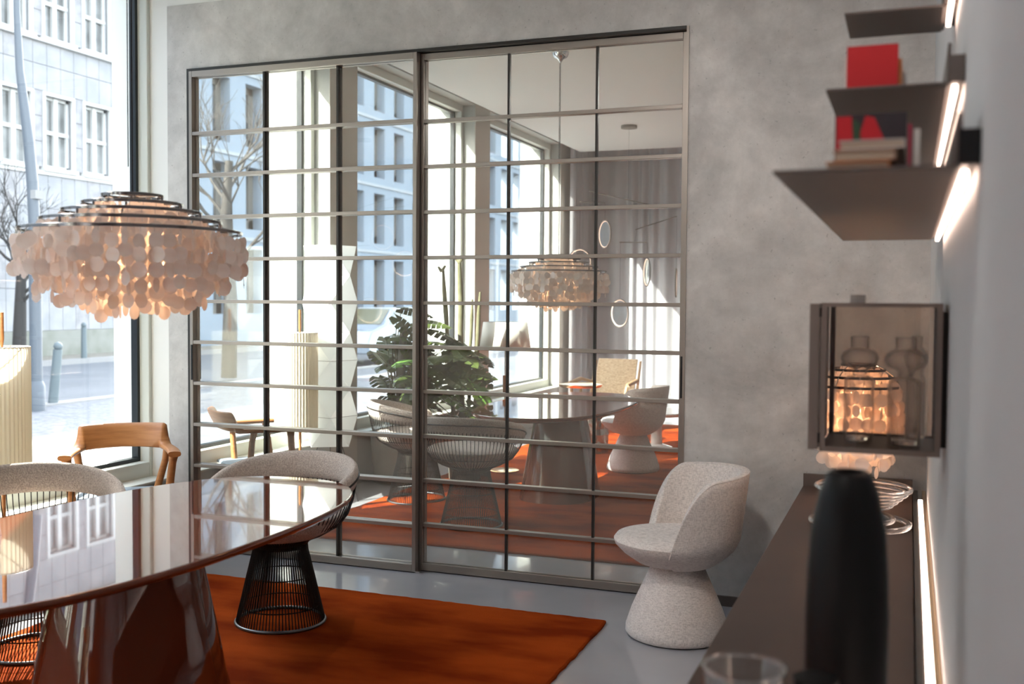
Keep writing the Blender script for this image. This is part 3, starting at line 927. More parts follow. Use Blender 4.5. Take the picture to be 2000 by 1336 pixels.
# local frame: -y is the facing direction after rotation => facing = +x rotated by -35deg; here local +y = facing
wc.rotation_euler = (0, 0, math.radians(-51) - PI / 2)
def back_rail():
    rows = []
    N = 72
    for i in range(N + 1):
        s = -1 + 2 * i / N             # along the arm-back-arm path
        q = abs(s)
        # path: back arc, then arms forward
        if q < 0.48:
            a = q / 0.48
            x = math.copysign(0.245 * math.sin(a * 1.12), s); y = -0.27 + 0.10 * (1 - math.cos(a * 1.12)) * 1.35
        else:
            t = (q - 0.48) / 0.52
            x0 = 0.245 * math.sin(1.12); y0 = -0.27 + 0.10 * (1 - math.cos(1.12)) * 1.35
            x = math.copysign(x0 + 0.052 * math.sin(t * PI / 2), s); y = y0 + 0.385 * t
        back = 1.0 if q < 0.40 else max(0.0, 1 - (q - 0.40) / 0.13)
        back = back * back * (3 - 2 * back)
        top = 0.685 + 0.108 * back - 0.0 * q
        bot = 0.652 + 0.012 * back * (1 - q)
        if back < 0.02: bot = 0.655
        th = 0.018 * back + 0.034 * (1 - back) * (1.0 if q < 0.92 else 1.0)
        # normal direction in plan
        if q < 0.48:
            a = math.copysign(q / 0.48 * 1.12, s); nx, ny = math.sin(a), -math.cos(a)
        else:
            nx, ny = math.copysign(1, s), 0
        cz = (top + bot) / 2; hz = (top - bot) / 2
        row = []
        for k in range(12):
            u = 2 * PI * k / 12
            c = math.copysign(abs(math.cos(u)) ** 0.7, math.cos(u)); z = math.copysign(abs(math.sin(u)) ** 0.7, math.sin(u))
            lean = 0.06 * back * (z * hz / 0.06)
            row.append((x + nx * (th * c + lean * 0.5), y + ny * (th * c + lean * 0.5), cz + z * hz))
        rows.append(row)
    b = MB(); b.grid(rows, close_u=True)
    b.f.append(tuple(range(12))); b.f.append(tuple(reversed(range(N * 12, N * 12 + 12))))
    return b
back_rail().build('back_and_arms', 'wood', wc, smooth=60)
for s in (-1, 1):
    MB().tube([(s * 0.205, 0.18, 0.0), (s * 0.235, 0.165, 0.40), (s * 0.262, 0.142, 0.62), (s * 0.268, 0.138, 0.662)], [0.014, 0.022, 0.021, 0.027], 12).build('leg', 'wood', wc, smooth=True)
    MB().tube([(s * 0.14, -0.10, 0.0), (s * 0.17, -0.10, 0.40), (s * 0.225, -0.10, 0.60), (s * 0.235, -0.09, 0.66)], [0.013, 0.021, 0.019, 0.022], 12).build('leg', 'wood', wc, smooth=True)
MB().box(-0.21, 0.21, -0.19, 0.19, 0.375, 0.405).build('seat_frame', 'wood', wc, bevel=0.01)
MB().box(-0.235, 0.235, -0.21, 0.215, 0.405, 0.44).build('seat_pad', 'bluepad', wc, bevel=0.018)

# ------------------------------------------------------------------ tub chairs
def make_tub_chair():
    r = thing('tub_chair', '', 'chair')
    # flared base
    MB().lathe([(0.0, 0.0), (0.212, 0.0), (0.222, 0.006)], 48).build('foot_plate', 'black_metal', r, smooth=40)
    MB().lathe([(0.222, 0.006), (0.232, 0.018), (0.230, 0.045), (0.205, 0.12), (0.170, 0.20), (0.138, 0.27), (0.118, 0.315), (0.116, 0.335)], 56).build('base', 'linen', r, smooth=True)
    # seat: cushion disc, front bulges
    MB().lathe([(0.0, 0.315), (0.10, 0.318), (0.165, 0.337), (0.225, 0.378), (0.262, 0.415), (0.268, 0.436), (0.255, 0.453), (0.21, 0.462), (0.12, 0.463), (0.0, 0.462)], 56, c=(0, 0.02, 0)).build('seat', 'linen', r, smooth=True)
    # shell: wraps round the back (+y is front), seat level at the front edges
    rows = []
    N = 120
    TH = 1.92
    def zt(q):
        if q < 0.62: return 0.757 - 0.016 * (q / 0.62) ** 2
        t = (q - 0.62) / 0.38
        return 0.741 - 0.336 * t ** 2.1
    for i in range(N + 1):
        th = -TH + 2 * TH * i / N
        q = abs(th) / TH
        a = -PI / 2 + th
        z1 = zt(q)
        row = []
        def R(z):
            t = max(0, (z - 0.33) / 0.44)
            lo = 0.115 + (0.262 - 0.115) * min(1, ((z - 0.318) / 0.11)) ** 0.62 if z < 0.428 else 0.262
            return lo + (0.042 * max(0, (z - 0.428) / 0.34))
        zs_out = [0.322, 0.332, 0.350, 0.375, 0.405]
        zs_out = [min(z, z1 - 0.0) for z in zs_out] + [0.405 + (z1 - 0.405) * k / 8 for k in range(1, 9)]
        for z in zs_out:
            row.append((z, R(z) + 0.012))
        tkn = 0.036
        if z1 - 0.405 < 0.03: tkn = 0.012 + 0.024 * (z1 - 0.405) / 0.03
        row[-1] = (z1 - 0.010, R(z1) + 0.011)
        row += [(z1 - 0.002, R(z1) + 0.004), (z1, R(z1) - tkn * 0.4), (z1 - 0.006, R(z1) - tkn + 0.004)]
        for k in range(1, 7):
            z = z1 - 0.006 - (z1 - 0.006 - 0.40) * k / 6
            row.append((z, R(z1) - tkn - 0.004 - 0.012 * k / 6))
        rows.append([(rr * math.cos(a) * 1.0, rr * math.sin(a), z) for z, rr in row])
    b = MB(); b.grid(rows)
    n = len(rows[0])
    b.f.append(tuple(range(n))); b.f.append(tuple(reversed(range(N * n, N * n + n))))
    b.build('shell', 'linen', r, smooth=60)
    # seam piping
    pts = []
    for i in range(N + 1):
        th = -TH + 2 * TH * i / N
        q = abs(th) / TH; a = -PI / 2 + th
        z1 = zt(q); R_ = (0.262 if z1 > 0.428 else 0.262) + 0.042 * max(0, (z1 - 0.428) / 0.34) + 0.008
        pts.append((R_ * math.cos(a), R_ * math.sin(a), z1 - 0.004))
    MB().tube(pts, 0.003, 5).build('piping', 'linen', r, smooth=True)
    return r
tc1 = make_tub_chair()
tag(tc1, 'off-white linen tub chair on a flared base standing alone in front of the concrete wall', 'chair', 'white upholstered tub chairs')
tc1.location = (-0.955, 4.66, 0); tc1.rotation_euler = (0, 0, math.radians(114))
tc2 = copy_tree(tc1)
tc2['label'] = 'off-white tub chair at the near table end, seen reflected from behind in the mirrors'
tc2.location = (-2.26, 1.46, RT); tc2.rotation_euler = (0, 0, math.radians(98))

# ------------------------------------------------------------------ shell pendant
def shell_lamp(root, rings, dz, disc_r, spacing, prefer, max_parts=300, chain=True, bottoms=None):
    """rings: (radius, z, z_bottom)"""
    me = []
    for v in range(3):
        b = MB()
        n = 14
        rr = disc_r * (1 + 0.05 * (v - 1))
        vs = [(0, 0.0015 * (v - 1), 0)] + [(rr * math.cos(2 * PI * i / n), 0.001 * math.sin(3 * i + v), rr * (1.04 if v == 1 else 1) * math.sin(2 * PI * i / n)) for i in range(n)]
        fs = [(0, 1 + i, 1 + (i + 1) % n) for i in range(n)]
        b.add(vs, fs)
        me.append(b.mesh('shell_disc', 'shell', True))
    discs = []
    for ri, (R, z, zb) in enumerate(rings):
        ns = max(5, int(2 * PI * R / spacing))
        for s in range(ns):
            a = 2 * PI * (s + 0.5 * (ri % 2)) / ns + random.uniform(-.02, .02)
            zz = z - 0.030 - random.uniform(0, 0.022)
            first = True
            zlim = zb + random.uniform(-0.012, 0.02)
            while zz > zlim:
                jr = R + random.uniform(-.006, .012)
                discs.append((ri, a, jr, zz, random.uniform(-0.9, 0.9) if random.random() < 0.55 else random.uniform(-1.5, 1.5)))
                zz -= dz + random.uniform(-.003, .004)
    vis = sorted(discs, key=lambda d: (d[0] < prefer, -(d[2] * math.cos(d[1] + 0.86)) if d[0] < prefer else 0))
    vis = sorted(discs, key=lambda d: -(d[0] * 0.14 + d[2] * math.cos(d[1] - math.atan2(-0.76, 0.65))))
    parts, rest = vis[:max_parts], vis[max_parts:]
    for (ri, a, jr, zz, tw) in parts:
        place('shell_disc', me[random.randrange(3)], root, (jr * math.cos(a), jr * math.sin(a), zz), (random.uniform(-.12, .12), 0, a + PI / 2 + tw))
    if rest:
        b = MB()
        for (ri, a, jr, zz, tw) in rest:
            n = 12; ang = a + PI / 2 + tw
            c, s_ = math.cos(ang), math.sin(ang)
            ctr = (jr * math.cos(a), jr * math.sin(a), zz)
            vs = [(ctr[0] + disc_r * math.cos(2 * PI * i / n) * c, ctr[1] + disc_r * math.cos(2 * PI * i / n) * s_, ctr[2] + disc_r * math.sin(2 * PI * i / n)) for i in range(n)]
            b.add(vs, [tuple(range(n))])
        tag(b.build('shell_strings', 'shell', root), kind='stuff')
    ch = MB()
    for ri, (R, z, zb) in enumerate(rings):
        ns = max(5, int(2 * PI * R / spacing))
        for s in range(ns):
            a = 2 * PI * (s + 0.5 * (ri % 2)) / ns
            ch.tube([(R * math.cos(a), R * math.sin(a), z), (R * math.cos(a), R * math.sin(a), z - 0.02)], 0.0009, 3)
    tag(ch.build('hooks', 'chrome', root), kind='stuff')
    for (R, z, zb) in rings:
        b = MB(); b.lathe([(R + 0.002, z - 0.006), (R + 0.003, z + 0.003), (R - 0.001, z + 0.005), (R - 0.004, z + 0.003), (R - 0.003, z - 0.006), (R + 0.002, z - 0.006)], 72)
        b.build('ring', 'dark_chrome', root, smooth=30)

pl = thing('pendant_lamp', 'large tiered pendant lamp of glowing capiz shell discs over the dining table', 'lamp', (-2.49, 2.91, 1.73))
RG = [(0.10, 0.122, -0.285), (0.163, 0.094, -0.27), (0.228, 0.066, -0.25), (0.295, 0.034, -0.215), (0.362, 0.0, -0.165)]
shell_lamp(pl, RG, 0.044, 0.0240, 0.041, 2)
MB().tube([(0, 0, 0.12), (0, 0, 3.38 - 1.73 - 0.05)], 0.0028, 6).build('cord', 'black_metal', pl)
MB().tube([(-0.010, -0.008, 0.22), (-0.010, -0.008, 3.38 - 1.73 - 0.05)], 0.0018, 6).build('steel_cable', 'black_metal', pl)
b = MB(); b.lathe([(0.065, 0.0), (0.063, -0.02), (0.05, -0.045), (0.02, -0.06), (0.006, -0.085), (0.0, -0.085)], 32, c=(0, 0, 1.65)); b.build('canopy', 'chrome', pl, smooth=True)
b = MB()
for i in range(3):
    a = i * 2 * PI / 3 + 0.4
    ca, sa = math.cos(a), math.sin(a)
    b.tube([(0, 0, 0.122), (0.10 * ca, 0.10 * sa, 0.122)], 0.003, 6)
    for (R1, z1, _), (R2, z2, _) in zip(RG[:-1], RG[1:]):
        b.tube([(R1 * ca, R1 * sa, z1), (R1 * ca, R1 * sa, z2)], 0.004, 6)
        b.tube([(R1 * ca, R1 * sa, z2), (R2 * ca, R2 * sa, z2)], 0.003, 6)
b.build('spokes', 'dark_chrome', pl)
MB().lathe([(0.0, -0.14), (0.02, -0.13), (0.03, -0.10), (0.022, -0.06), (0.014, -0.03), (0.0, -0.03)], 20).build('bulb', 'bulb', pl, smooth=True)
MB().tube([(0, 0, 0.12), (0, 0, -0.03)], 0.012, 8).build('lamp_holder', 'chrome', pl)
def point(loc, e, col, r=0.03):
    l = bpy.data.lights.new('bulb_light', 'POINT'); l.energy = e; l.color = col; l.shadow_soft_size = r
    o = bpy.data.objects.new('bulb_light', l); COL.objects.link(o); o.location = loc
    return o
point((-2.49, 2.91, 1.64), 3.2, (1.0, 0.62, 0.36), 0.04)

# ------------------------------------------------------------------ pleated floor lamp
fl = thing('pleated_floor_lamp', 'floor lamp with a tall pleated cream drum shade by the window at the left edge', 'lamp', (-4.105, 3.875, 0))
n = 80
rows = []
for z in (0.575, 0.582, 1.258, 1.265):
    rows.append([((0.126 + (0.003 if i % 2 else -0.003)) * math.cos(2 * PI * i / n), (0.126 + (0.003 if i % 2 else -0.003)) * math.sin(2 * PI * i / n), z) for i in range(n)])
b = MB(); b.grid(rows, close_u=True); b.build('shade', 'pleat', fl)
MB().ring((0, 0, 1.264), 0.124, 0.003, 48, 5).build('shade_ring', 'white_frame', fl)
MB().ring((0, 0, 0.577), 0.124, 0.003, 48, 5).build('shade_ring', 'white_frame', fl)
b = MB()
for a in (0, 2.09, 4.19): b.tube([(0, 0, 1.24), (0.124 * math.cos(a), 0.124 * math.sin(a), 1.262)], 0.003, 4)
b.build('shade_spider', 'brass', fl)
MB().tube([(0, 0, 1.24), (0, 0, 1.27), (0, 0, 1.30), (0, 0, 1.43)], [0.004, 0.006, 0.011, 0.010], 10).build('handle_pin', 'wood', fl, smooth=True)
MB().tube([(0, 0, 0.02), (0, 0, 1.25)], 0.010, 10).build('pole', 'wood', fl, smooth=True)
MB().lathe([(0, 0), (0.08, 0), (0.082, 0.012), (0.075, 0.02), (0, 0.02)], 32).build('foot', 'brass', fl, smooth=40)

# ------------------------------------------------------------------ folded paper lamp
pp = thing('paper_lamp', 'tall folded white paper lamp on thin wire legs, seen reflected beside the pleated lamp', 'lamp', (-4.055, 3.54, 0))
LV = [0.415, 0.634, 0.845, 1.052, 1.262, 1.483, 1.684, 1.905]
rows = []
for k, z in enumerate(LV):
    R = 0.205 if k not in (0, len(LV) - 1) else 0.195
    rows.append([(R * math.cos(PI / 2 * i + (PI / 4 if k % 2 else 0) + 0.25), R * math.sin(PI / 2 * i + (PI / 4 if k % 2 else 0) + 0.25), z) for i in range(4)])
b = MB()
for k in range(len(LV) - 1):
    base = len(b.v)
    b.v += rows[k] + rows[k + 1]
    for i in range(4):
        j = (i + 1) % 4
        if k % 2 == 0:
            b.f.append((base + i, base + j, base + 4 + i)); b.f.append((base + j, base + 4 + j, base + 4 + i))
        else:
            b.f.append((base + i, base + j, base + 4 + j)); b.f.append((base + i, base + 4 + j, base + 4 + i))
b.f.append(tuple(range(len(b.v) - 4, len(b.v))))
b.build('paper_shade', 'paper', pp)
b = MB()
for k in range(1, len(LV) - 1):
    b.tube(rows[k] , 0.0018, 4, closed=True)
b.build('ribs', 'brown_reveal', pp)
b = MB()
for i in range(3):
    a = i * 2 * PI / 3
    b.tube([(0.06 * math.cos(a), 0.06 * math.sin(a), 0.45), (0.10 * math.cos(a), 0.10 * math.sin(a), 0.42), (0.24 * math.cos(a), 0.24 * math.sin(a), 0.0)], 0.003, 5)
b.build('wire_legs', 'black_metal', pp)

# ------------------------------------------------------------------ floor lamp with white shade
wl_ = thing('floor_lamp', 'slim floor lamp with a white drum shade and wooden grip, seen reflected behind the table', 'lamp', (-3.28, 1.98, RT))
b = MB(); b.lathe([(0.222, 1.08), (0.192, 1.305)], 56); b.build('shade', 'shade', wl_, smooth=True, solid=0.002)
MB().tube([(0, 0, 0.02), (0, 0, 1.2)], 0.005, 8).build('pole', 'brass', wl_)
MB().tube([(0, 0, 0.66), (0, 0, 0.84)], 0.020, 14).build('wooden_grip', 'wood', wl_, smooth=40)
MB().lathe([(0, 0), (0.13, 0), (0.13, 0.012), (0.12, 0.016), (0, 0.016)], 40).build('foot', 'brass', wl_, smooth=40)
MB().ring((0, 0, 1.2), 0.04, 0.003, 16, 4).build('shade_carrier', 'brass', wl_)

# ------------------------------------------------------------------ plants
def leaf_mesh(holes=True, seed=0):
    rnd = random.Random(seed)
    b = MB()
    # heart outline with deep slits, as finger segments either side of the midrib; y is along the leaf
    segs = 6 if holes else 1
    L = 0.26
    def half(y):  # half width
        t = y / L
        return 0.115 * (math.sin(PI * min(1, t * 0.92 + 0.12))) ** 0.7 * (1.1 - 0.35 * t)
    for s in (-1, 1):
        n = segs if holes else 7
        for k in range(n):
            y0 = L * (k) / n; y1 = L * (k + 1) / n
            gap = 0.18 * L / n if holes else 0
            w0, w1 = half(y0), half(y1 - gap)
            dy = 0.05 * (k / n - 0.35)
            drop = -0.02 - 0.05 * (k / n) ** 2
            P = [(0, y0, 0.0 - 0.06 * (y0 / L) ** 2), (0, y1, 0.0 - 0.06 * (y1 / L) ** 2),
                 (s * w1 * 0.55, y1 - gap * 0.4 + dy * 0.5, 0.008 - 0.06 * (y1 / L) ** 2), (s * w1, y1 - gap + dy, drop), (s * w0, y0 + dy, drop), (s * w0 * 0.55, y0 + dy * 0.5, 0.008 - 0.06 * (y0 / L) ** 2)]
            if k == 0:
                P[4] = (s * w0 * 0.9, y0 - 0.05, drop); P[5] = (s * w0 * 0.5, y0 - 0.045, 0.0)
            b.add(P, [(0, 5, 2, 1), (5, 4, 3, 2)] if s > 0 else [(1, 2, 5, 0), (2, 3, 4, 5)])
    return b
LM = [leaf_mesh(True, 1).mesh('leaf', 'leaf'), leaf_mesh(False, 2).mesh('leaf', 'leaf'), leaf_mesh(True, 3).mesh('leaf', 'leaf_young')]
mp = thing('potted_monstera', 'large monstera with split leaves in a taupe planter, seen reflected behind the wire chairs', 'plant', (-3.94, 2.64, 0))
MB().lathe([(0.0, 0.0), (0.19, 0.0), (0.20, 0.01), (0.23, 0.40), (0.225, 0.41), (0.21, 0.405), (0.205, 0.36)], 40).build('planter', 'pot', mp, smooth=40)
MB().lathe([(0.208, 0.37), (0.1, 0.385), (0.0, 0.38)], 24).build('soil', 'soil', mp)
rnd = random.Random(5)
st = MB()
for k in range(84):
    a = rnd.uniform(-2.6, 1.6); rad = 0.62 * rnd.random() ** 0.6; zz = rnd.uniform(0.42, 1.22) - 0.35 * max(0, rad - 0.35)
    if k < 5: zz = rnd.uniform(1.15, 1.45); rad = rnd.uniform(0.0, 0.35)
    p = Vector((0.16 + rad * math.cos(a), rad * 0.75 * math.sin(a), zz))
    if k % 3 == 0: p.x = rnd.uniform(-0.26, 0.05)
    p.x = min(max(p.x, -0.26), 0.62); p.y = min(max(p.y, -0.5), 0.10 if p.x > -0.1 else 0.02)
    if p.x > 0.25: p.y = min(p.y, -0.02)
    if math.cos(a) < -0.2 or p.x < 0: a = rnd.uniform(-1.8, -1.0)
    c = Vector((0.04 * math.cos(a), 0.04 * math.sin(a), 0.38))
    mid = (c + p) / 2 + Vector((0, 0, 0.12 + rad * 0.3)) - Vector((math.cos(a), math.sin(a), 0)) * 0.05
    st.tube([c, mid, p], [0.006, 0.005, 0.003], 5)
    sc_ = rnd.uniform(0.85, 1.2)
    place('leaf', LM[2] if rnd.random() < 0.07 else (LM[0] if rnd.random() < 0.7 else LM[1]), mp, p,
          (rnd.uniform(-0.9, 0.3), rnd.uniform(-0.4, 0.4), a - PI / 2 + rnd.uniform(-0.7, 0.7)), (sc_, sc_, sc_))
st.build('stems', 'stem', mp)
b = MB(); b.tube([(0, 0, 0.37), (0.02, 0, 0.8), (0.06, 0.02, 1.3)], [0.035, 0.035, 0.03], 10); b.build('moss_pole', 'brown_reveal', mp)
cp = thing('potted_cactus', 'pot of tall thin columnar cacti, seen reflected between the monstera and the white lamp', 'plant', (-3.50, 2.55, 0))
cp.location = (-3.52, 2.5, 0)
cp.location = (-3.46, 2.44, RT)
MB().lathe([(0.0, 0.0), (0.13, 0.0), (0.15, 0.28), (0.142, 0.29), (0.135, 0.25)], 32).build('pot', 'pot', cp, smooth=40)
MB().lathe([(0.137, 0.255), (0.0, 0.265)], 20).build('soil', 'soil', cp)
for (x1, z1, x0, r) in ((-0.22, 1.76, -0.09, 0.020), (-0.06, 1.83, -0.02, 0.026), (0.06, 1.50, 0.03, 0.016), (0.14, 1.56, 0.08, 0.019)):
    pts = []; rs = []
    for i in range(9):
        t = i / 8
        pts.append((x0 + (x1 - x0) * t + rnd.uniform(-.006, .006), 0.02 * math.sin(7 * x1), 0.26 + (z1 - 0.26) * t)); rs.append(r * rnd.uniform(0.85, 1.15) * (1 if i < 8 else 0.6))
    cs_ = MB().tube(pts, rs, 8).build('cactus_stem', 'cactus', cp, smooth=True)
    if z1 > 1.6:
        bb = MB(); bb.tube([(x1, 0, z1 - 0.03), (x1 - 0.03, 0, z1 + 0.01)], [0.014, 0.010], 6); bb.tube([(x1, 0, z1 - 0.03), (x1 + 0.035, 0, z1 + 0.02)], [0.014, 0.010], 6)
        bb.build('offshoot', 'cactus', cs_)

# ------------------------------------------------------------------ lens mobile
def K(x, z):   # points measured in the plane of the mobile
    return Vector((x * 0.925, -0.48, 1.5 + (z - 1.5) * 0.925))
mo = thing('lens_mobile', 'hanging mobile of thin rods and round lit lenses, seen reflected in the right mirrored door', 'mobile', (0, 0, 0))
mo.location = (-2.83, -0.48, 3.38)
off = Vector((2.83, 0.48, -3.38))
MB().lathe([(0.0, 0.0), (0.085, 0.0), (0.085, -0.03), (0.0, -0.03)], 36).build('canopy', 'pot', mo, smooth=40)
def rod(a, c): MB().tube([K(*a) + off, K(*c) + off], 0.006, 6).build('rod', 'brown_reveal', mo)
def wire_(a, c): MB().tube([a + off, c + off], 0.0013, 4).build('cable', 'black_metal', mo)
rod((-3.525, 2.794), (-2.793, 2.615)); rod((-3.649, 2.673), (-3.332, 2.652)); rod((-2.969, 2.338), (-2.49, 2.48)); rod((-3.156, 2.194), (-2.841, 2.189))
wire_(Vector((-2.83, -0.48, 3.35)), K(-3.058, 2.692)); wire_(K(-3.49, 2.786), K(-3.49, 2.664)); wire_(K(-2.802, 2.617), K(-2.802, 2.399)); wire_(K(-2.95, 2.34), K(-2.98, 2.19))
def lens(x, z, rot, zt):
    c = K(x, z) + off
    ro = MB().ring((0, 0, 0), 0.148, 0.007, 40, 6).build('lens_ring', 'brown_reveal', mo, smooth=True, loc=c, rot=(PI / 2, 0, rot))
    MB().lathe([(0.0, 0.012), (0.07, 0.010), (0.14, 0.001), (0.07, -0.010), (0.0, -0.012)], 40).build('lens', 'thin', ro, smooth=True)
    MB().ring((0, 0, 0), 0.140, 0.0035, 40, 4).build('light_ring', emis, ro)
    wire_(K(x, zt), K(x, z) + Vector((0, 0, 0.15)))
emis = emission('soft_ring_light', (1.0, 0.66, 0.50), 0.55)
lens(-3.335, 2.29, 0.85, 2.65); lens(-3.64, 1.96, 0.25, 2.67); lens(-2.49, 1.722, 1.40, 2.48); lens(-2.83, 1.846, 1.10, 2.19); lens(-3.146, 1.373, 0.65, 2.19)

# ------------------------------------------------------------------ lounge corner seen in the mirror
lc = thing('lounge_chair', 'pale oak lounge chair with a woven seat and back, seen reflected beyond the table', 'chair', (-3.20, -1.0, RT), math.radians(4))
def slab_on(p0, p1, w0, w1, th, name, m):
    p0, p1 = Vector(p0), Vector(p1)
    d = (p1 - p0).normalized(); nrm = Vector((1, 0, 0)).cross(d).normalized() * th
    vs = [p0 + Vector((-w0, 0, 0)), p0 + Vector((w0, 0, 0)), p1 + Vector((w1, 0, 0)), p1 + Vector((-w1, 0, 0))]
    b = MB(); b.add([v + nrm for v in vs] + [v - nrm for v in vs], [(0, 1, 2, 3), (7, 6, 5, 4), (0, 4, 5, 1), (1, 5, 6, 2), (2, 6, 7, 3), (3, 7, 4, 0)])
    return b.build(name, m, lc, bevel=0.006)
slab_on((0, -0.22, 0.36), (0, -0.42, 0.82), 0.25, 0.24, 0.012, 'woven_back', 'rattan')
slab_on((0, 0.28, 0.40), (0, -0.22, 0.34), 0.27, 0.25, 0.014, 'woven_seat', 'rattan')
for s in (-1, 1):
    MB().tube([(s * 0.31, 0.28, 0.0), (s * 0.31, 0.26, 0.40), (s * 0.33, 0.24, 0.56)], [0.015, 0.02, 0.018], 8).build('leg', 'wood_pale', lc, smooth=True)
    MB().tube([(s * 0.29, -0.40, 0.0), (s * 0.28, -0.24, 0.34), (s * 0.27, -0.42, 0.80)], [0.015, 0.02, 0.014], 8).build('leg', 'wood_pale', lc, smooth=True)
    MB().tube([(s * 0.27, -0.32, 0.55), (s * 0.34, -0.10, 0.60), (s * 0.34, 0.26, 0.57)], [0.018, 0.026, 0.024], 8, sx=0.6).build('armrest', 'wood_pale', lc, smooth=True)
MB().tube([(-0.29, 0.27, 0.39), (0.29, 0.27, 0.39)], 0.017, 8).build('front_rail', 'wood_pale', lc)
bt = thing('brass_side_table', 'round brass side table with a pale top, seen reflected beside the lounge chair', 'table', (-3.42, -0.62, 0))
bt.location = (-3.20, -0.02, RT + 0.05)
MB().lathe([(0.0, 0.545), (0.215, 0.545), (0.23, 0.56), (0.235, 0.575), (0.228, 0.575), (0.22, 0.565), (0.0, 0.565)], 48).build('tray', 'brass', bt, smooth=40)
MB().lathe([(0.0, 0.566), (0.222, 0.566), (0.222, 0.571), (0.0, 0.571)], 48).build('top', 'marble', bt)
MB().tube([(0, 0, -0.04), (0, 0, 0.545)], 0.015, 10).build('stem', 'brass', bt, smooth=True)
MB().lathe([(0, -0.05), (0.13, -0.05), (0.13, -0.04), (0, -0.035)], 32).build('foot', 'brass', bt)
lt = thing('coffee_table', 'low white round coffee table, seen reflected behind the tub chair', 'table', (-2.42, -0.1, 0))
lt.location = (-2.38, 0.02, RT)
MB().lathe([(0.0, 0.345), (0.31, 0.345), (0.335, 0.36), (0.34, 0.375), (0.33, 0.385), (0.0, 0.385)], 56).build('top', 'marble', lt, smooth=40)
MB().lathe([(0.16, 0.0), (0.16, 0.02), (0.06, 0.05), (0.05, 0.345)], 40, cap0=True).build('pedestal', 'marble', lt, smooth=40)
sp = thing('stump_stool', 'crinkled silver stump stool on the orange rug, seen reflected under the table edge', 'stool', (-2.95, 0.50, RT))
rows = []
rnd2 = random.Random(9)
for z in [0.0, 0.06, 0.12, 0.18, 0.24, 0.30, 0.36, 0.42]:
    rows.append([((0.19 + rnd2.uniform(-.012, .012) + 0.008 * math.sin(5 * i)) * math.cos(2 * PI * i / 28), (0.19 + rnd2.uniform(-.012, .012) + 0.008 * math.sin(5 * i)) * math.sin(2 * PI * i / 28), z) for i in range(28)])
b = MB(); b.grid(rows, close_u=True); b.f.append(tuple(range(7 * 28, 8 * 28))); b.build('stump', 'foil', sp)

# curtains
def curtain(x0, x1, y0, seed, label, ax='x'):
    rn = random.Random(seed)
    n = int(abs(x1 - x0) / 0.018)
    top, bot = [], []
    ph = 0
    for i in range(n + 1):
        t = i / n
        ph += 0.62 + 0.25 * math.sin(i * 0.13 + seed)
        d = 0.035 * math.sin(ph) + 0.012 * math.sin(ph * 0.37)
        p = (x0 + (x1 - x0) * t, y0 + d)
        if ax == 'y': p = (y0 + d, x0 + (x1 - x0) * t)
        top.append((p[0], p[1], 3.70)); bot.append((p[0], p[1], 0.015))
    b = MB(); b.grid([bot, top])
    o = b.build('curtain', 'curtain', None, smooth=80)
    tag(o, label, 'curtain', 'floor length grey curtains')
for i, (a, c) in enumerate(((-4.10, -2.72), (-2.70, -1.33), (-1.31, 0.05))):
    lab = ['grey floor length curtain at the far corner, seen reflected behind the lens mobile', 'grey floor length curtain in the middle of the near wall', 'grey floor length curtain against the right wall behind the viewer'][i]
    curtain(a, c, -3.12, i + 2, lab)
curtain(-3.0, -2.30, -4.06, 9, 'narrow curtain gathered beside the last window, seen reflected', 'y')
o = MB().box(-4.14, 0.06, -3.14, -3.10, 3.70, 3.75).build('trim_3', 'white_paint'); tag(o, kind='structure')

# ------------------------------------------------------------------ sideboard on the right wall
SX0, SX1, SZ = -0.452, 0.030, 0.640
sb = thing('sideboard', 'long low taupe sideboard running along the right wall below the shelves', 'sideboard', (-0.21, 3.0, 0))
def L(x0, x1, y0, y1, z0, z1): return MB().box(x0 + 0.21, x1 + 0.21, y0 - 3.0, y1 - 3.0, z0, z1)
L(SX0, SX1, 0.55, 5.10, SZ - 0.022, SZ).build('top', 'sideboard', sb, bevel=0.002)
L(SX0 + 0.03, SX1, 0.60, 5.08, 0.16, SZ - 0.022).build('carcass', 'sideboard', sb)
L(SX0, SX1, 5.10, 5.118, 0.16, SZ + 0.058).build('end_upstand', 'taupe_metal', sb, bevel=0.001)
for k in range(5):
    L(SX0 + 0.008, SX0 + 0.03, 0.60 + k * 0.897, 0.60 + (k + 1) * 0.897 - 0.004, 0.165, SZ - 0.03).build('door_front', 'sideboard', sb)
L(SX0 + 0.06, SX1 - 0.02, 0.65, 5.05, 0.0, 0.16).build('plinth', 'black_metal', sb)
ls = thing('led_strip', 'glowing white light line between the sideboard and the right wall', 'light strip', (0.06, 2.8, SZ))
MB().box(-0.008, 0.010, -1.9, 2.03, 0.0, 0.018).build('diffuser', 'led', ls)
MB().box(-0.028, -0.008, -1.9, 2.3, -0.10, 0.012).build('profile', 'dark_bronze', ls)
MB().box(0.010, 0.026, -1.9, 2.3, -0.02, 0.012).build('profile', 'brass', ls)

# vase
va = thing('vase', 'tall matt black ceramic vase in the foreground on the sideboard', 'vase', (-0.0865, 1.80, SZ))
MB().lathe([(0.0, 0.0), (0.048, 0.0), (0.055, 0.01), (0.062, 0.12), (0.066, 0.24), (0.0665, 0.34), (0.064, 0.42), (0.059, 0.49), (0.049, 0.545), (0.037, 0.577), (0.028, 0.586), (0.022, 0.585), (0.021, 0.56), (0.022, 0.5)], 56).build('body', 'vase', va, smooth=60)
MB().lathe([(0.022, 0.50), (0.0, 0.49)], 24).build('dark_inside', 'black_metal', va)

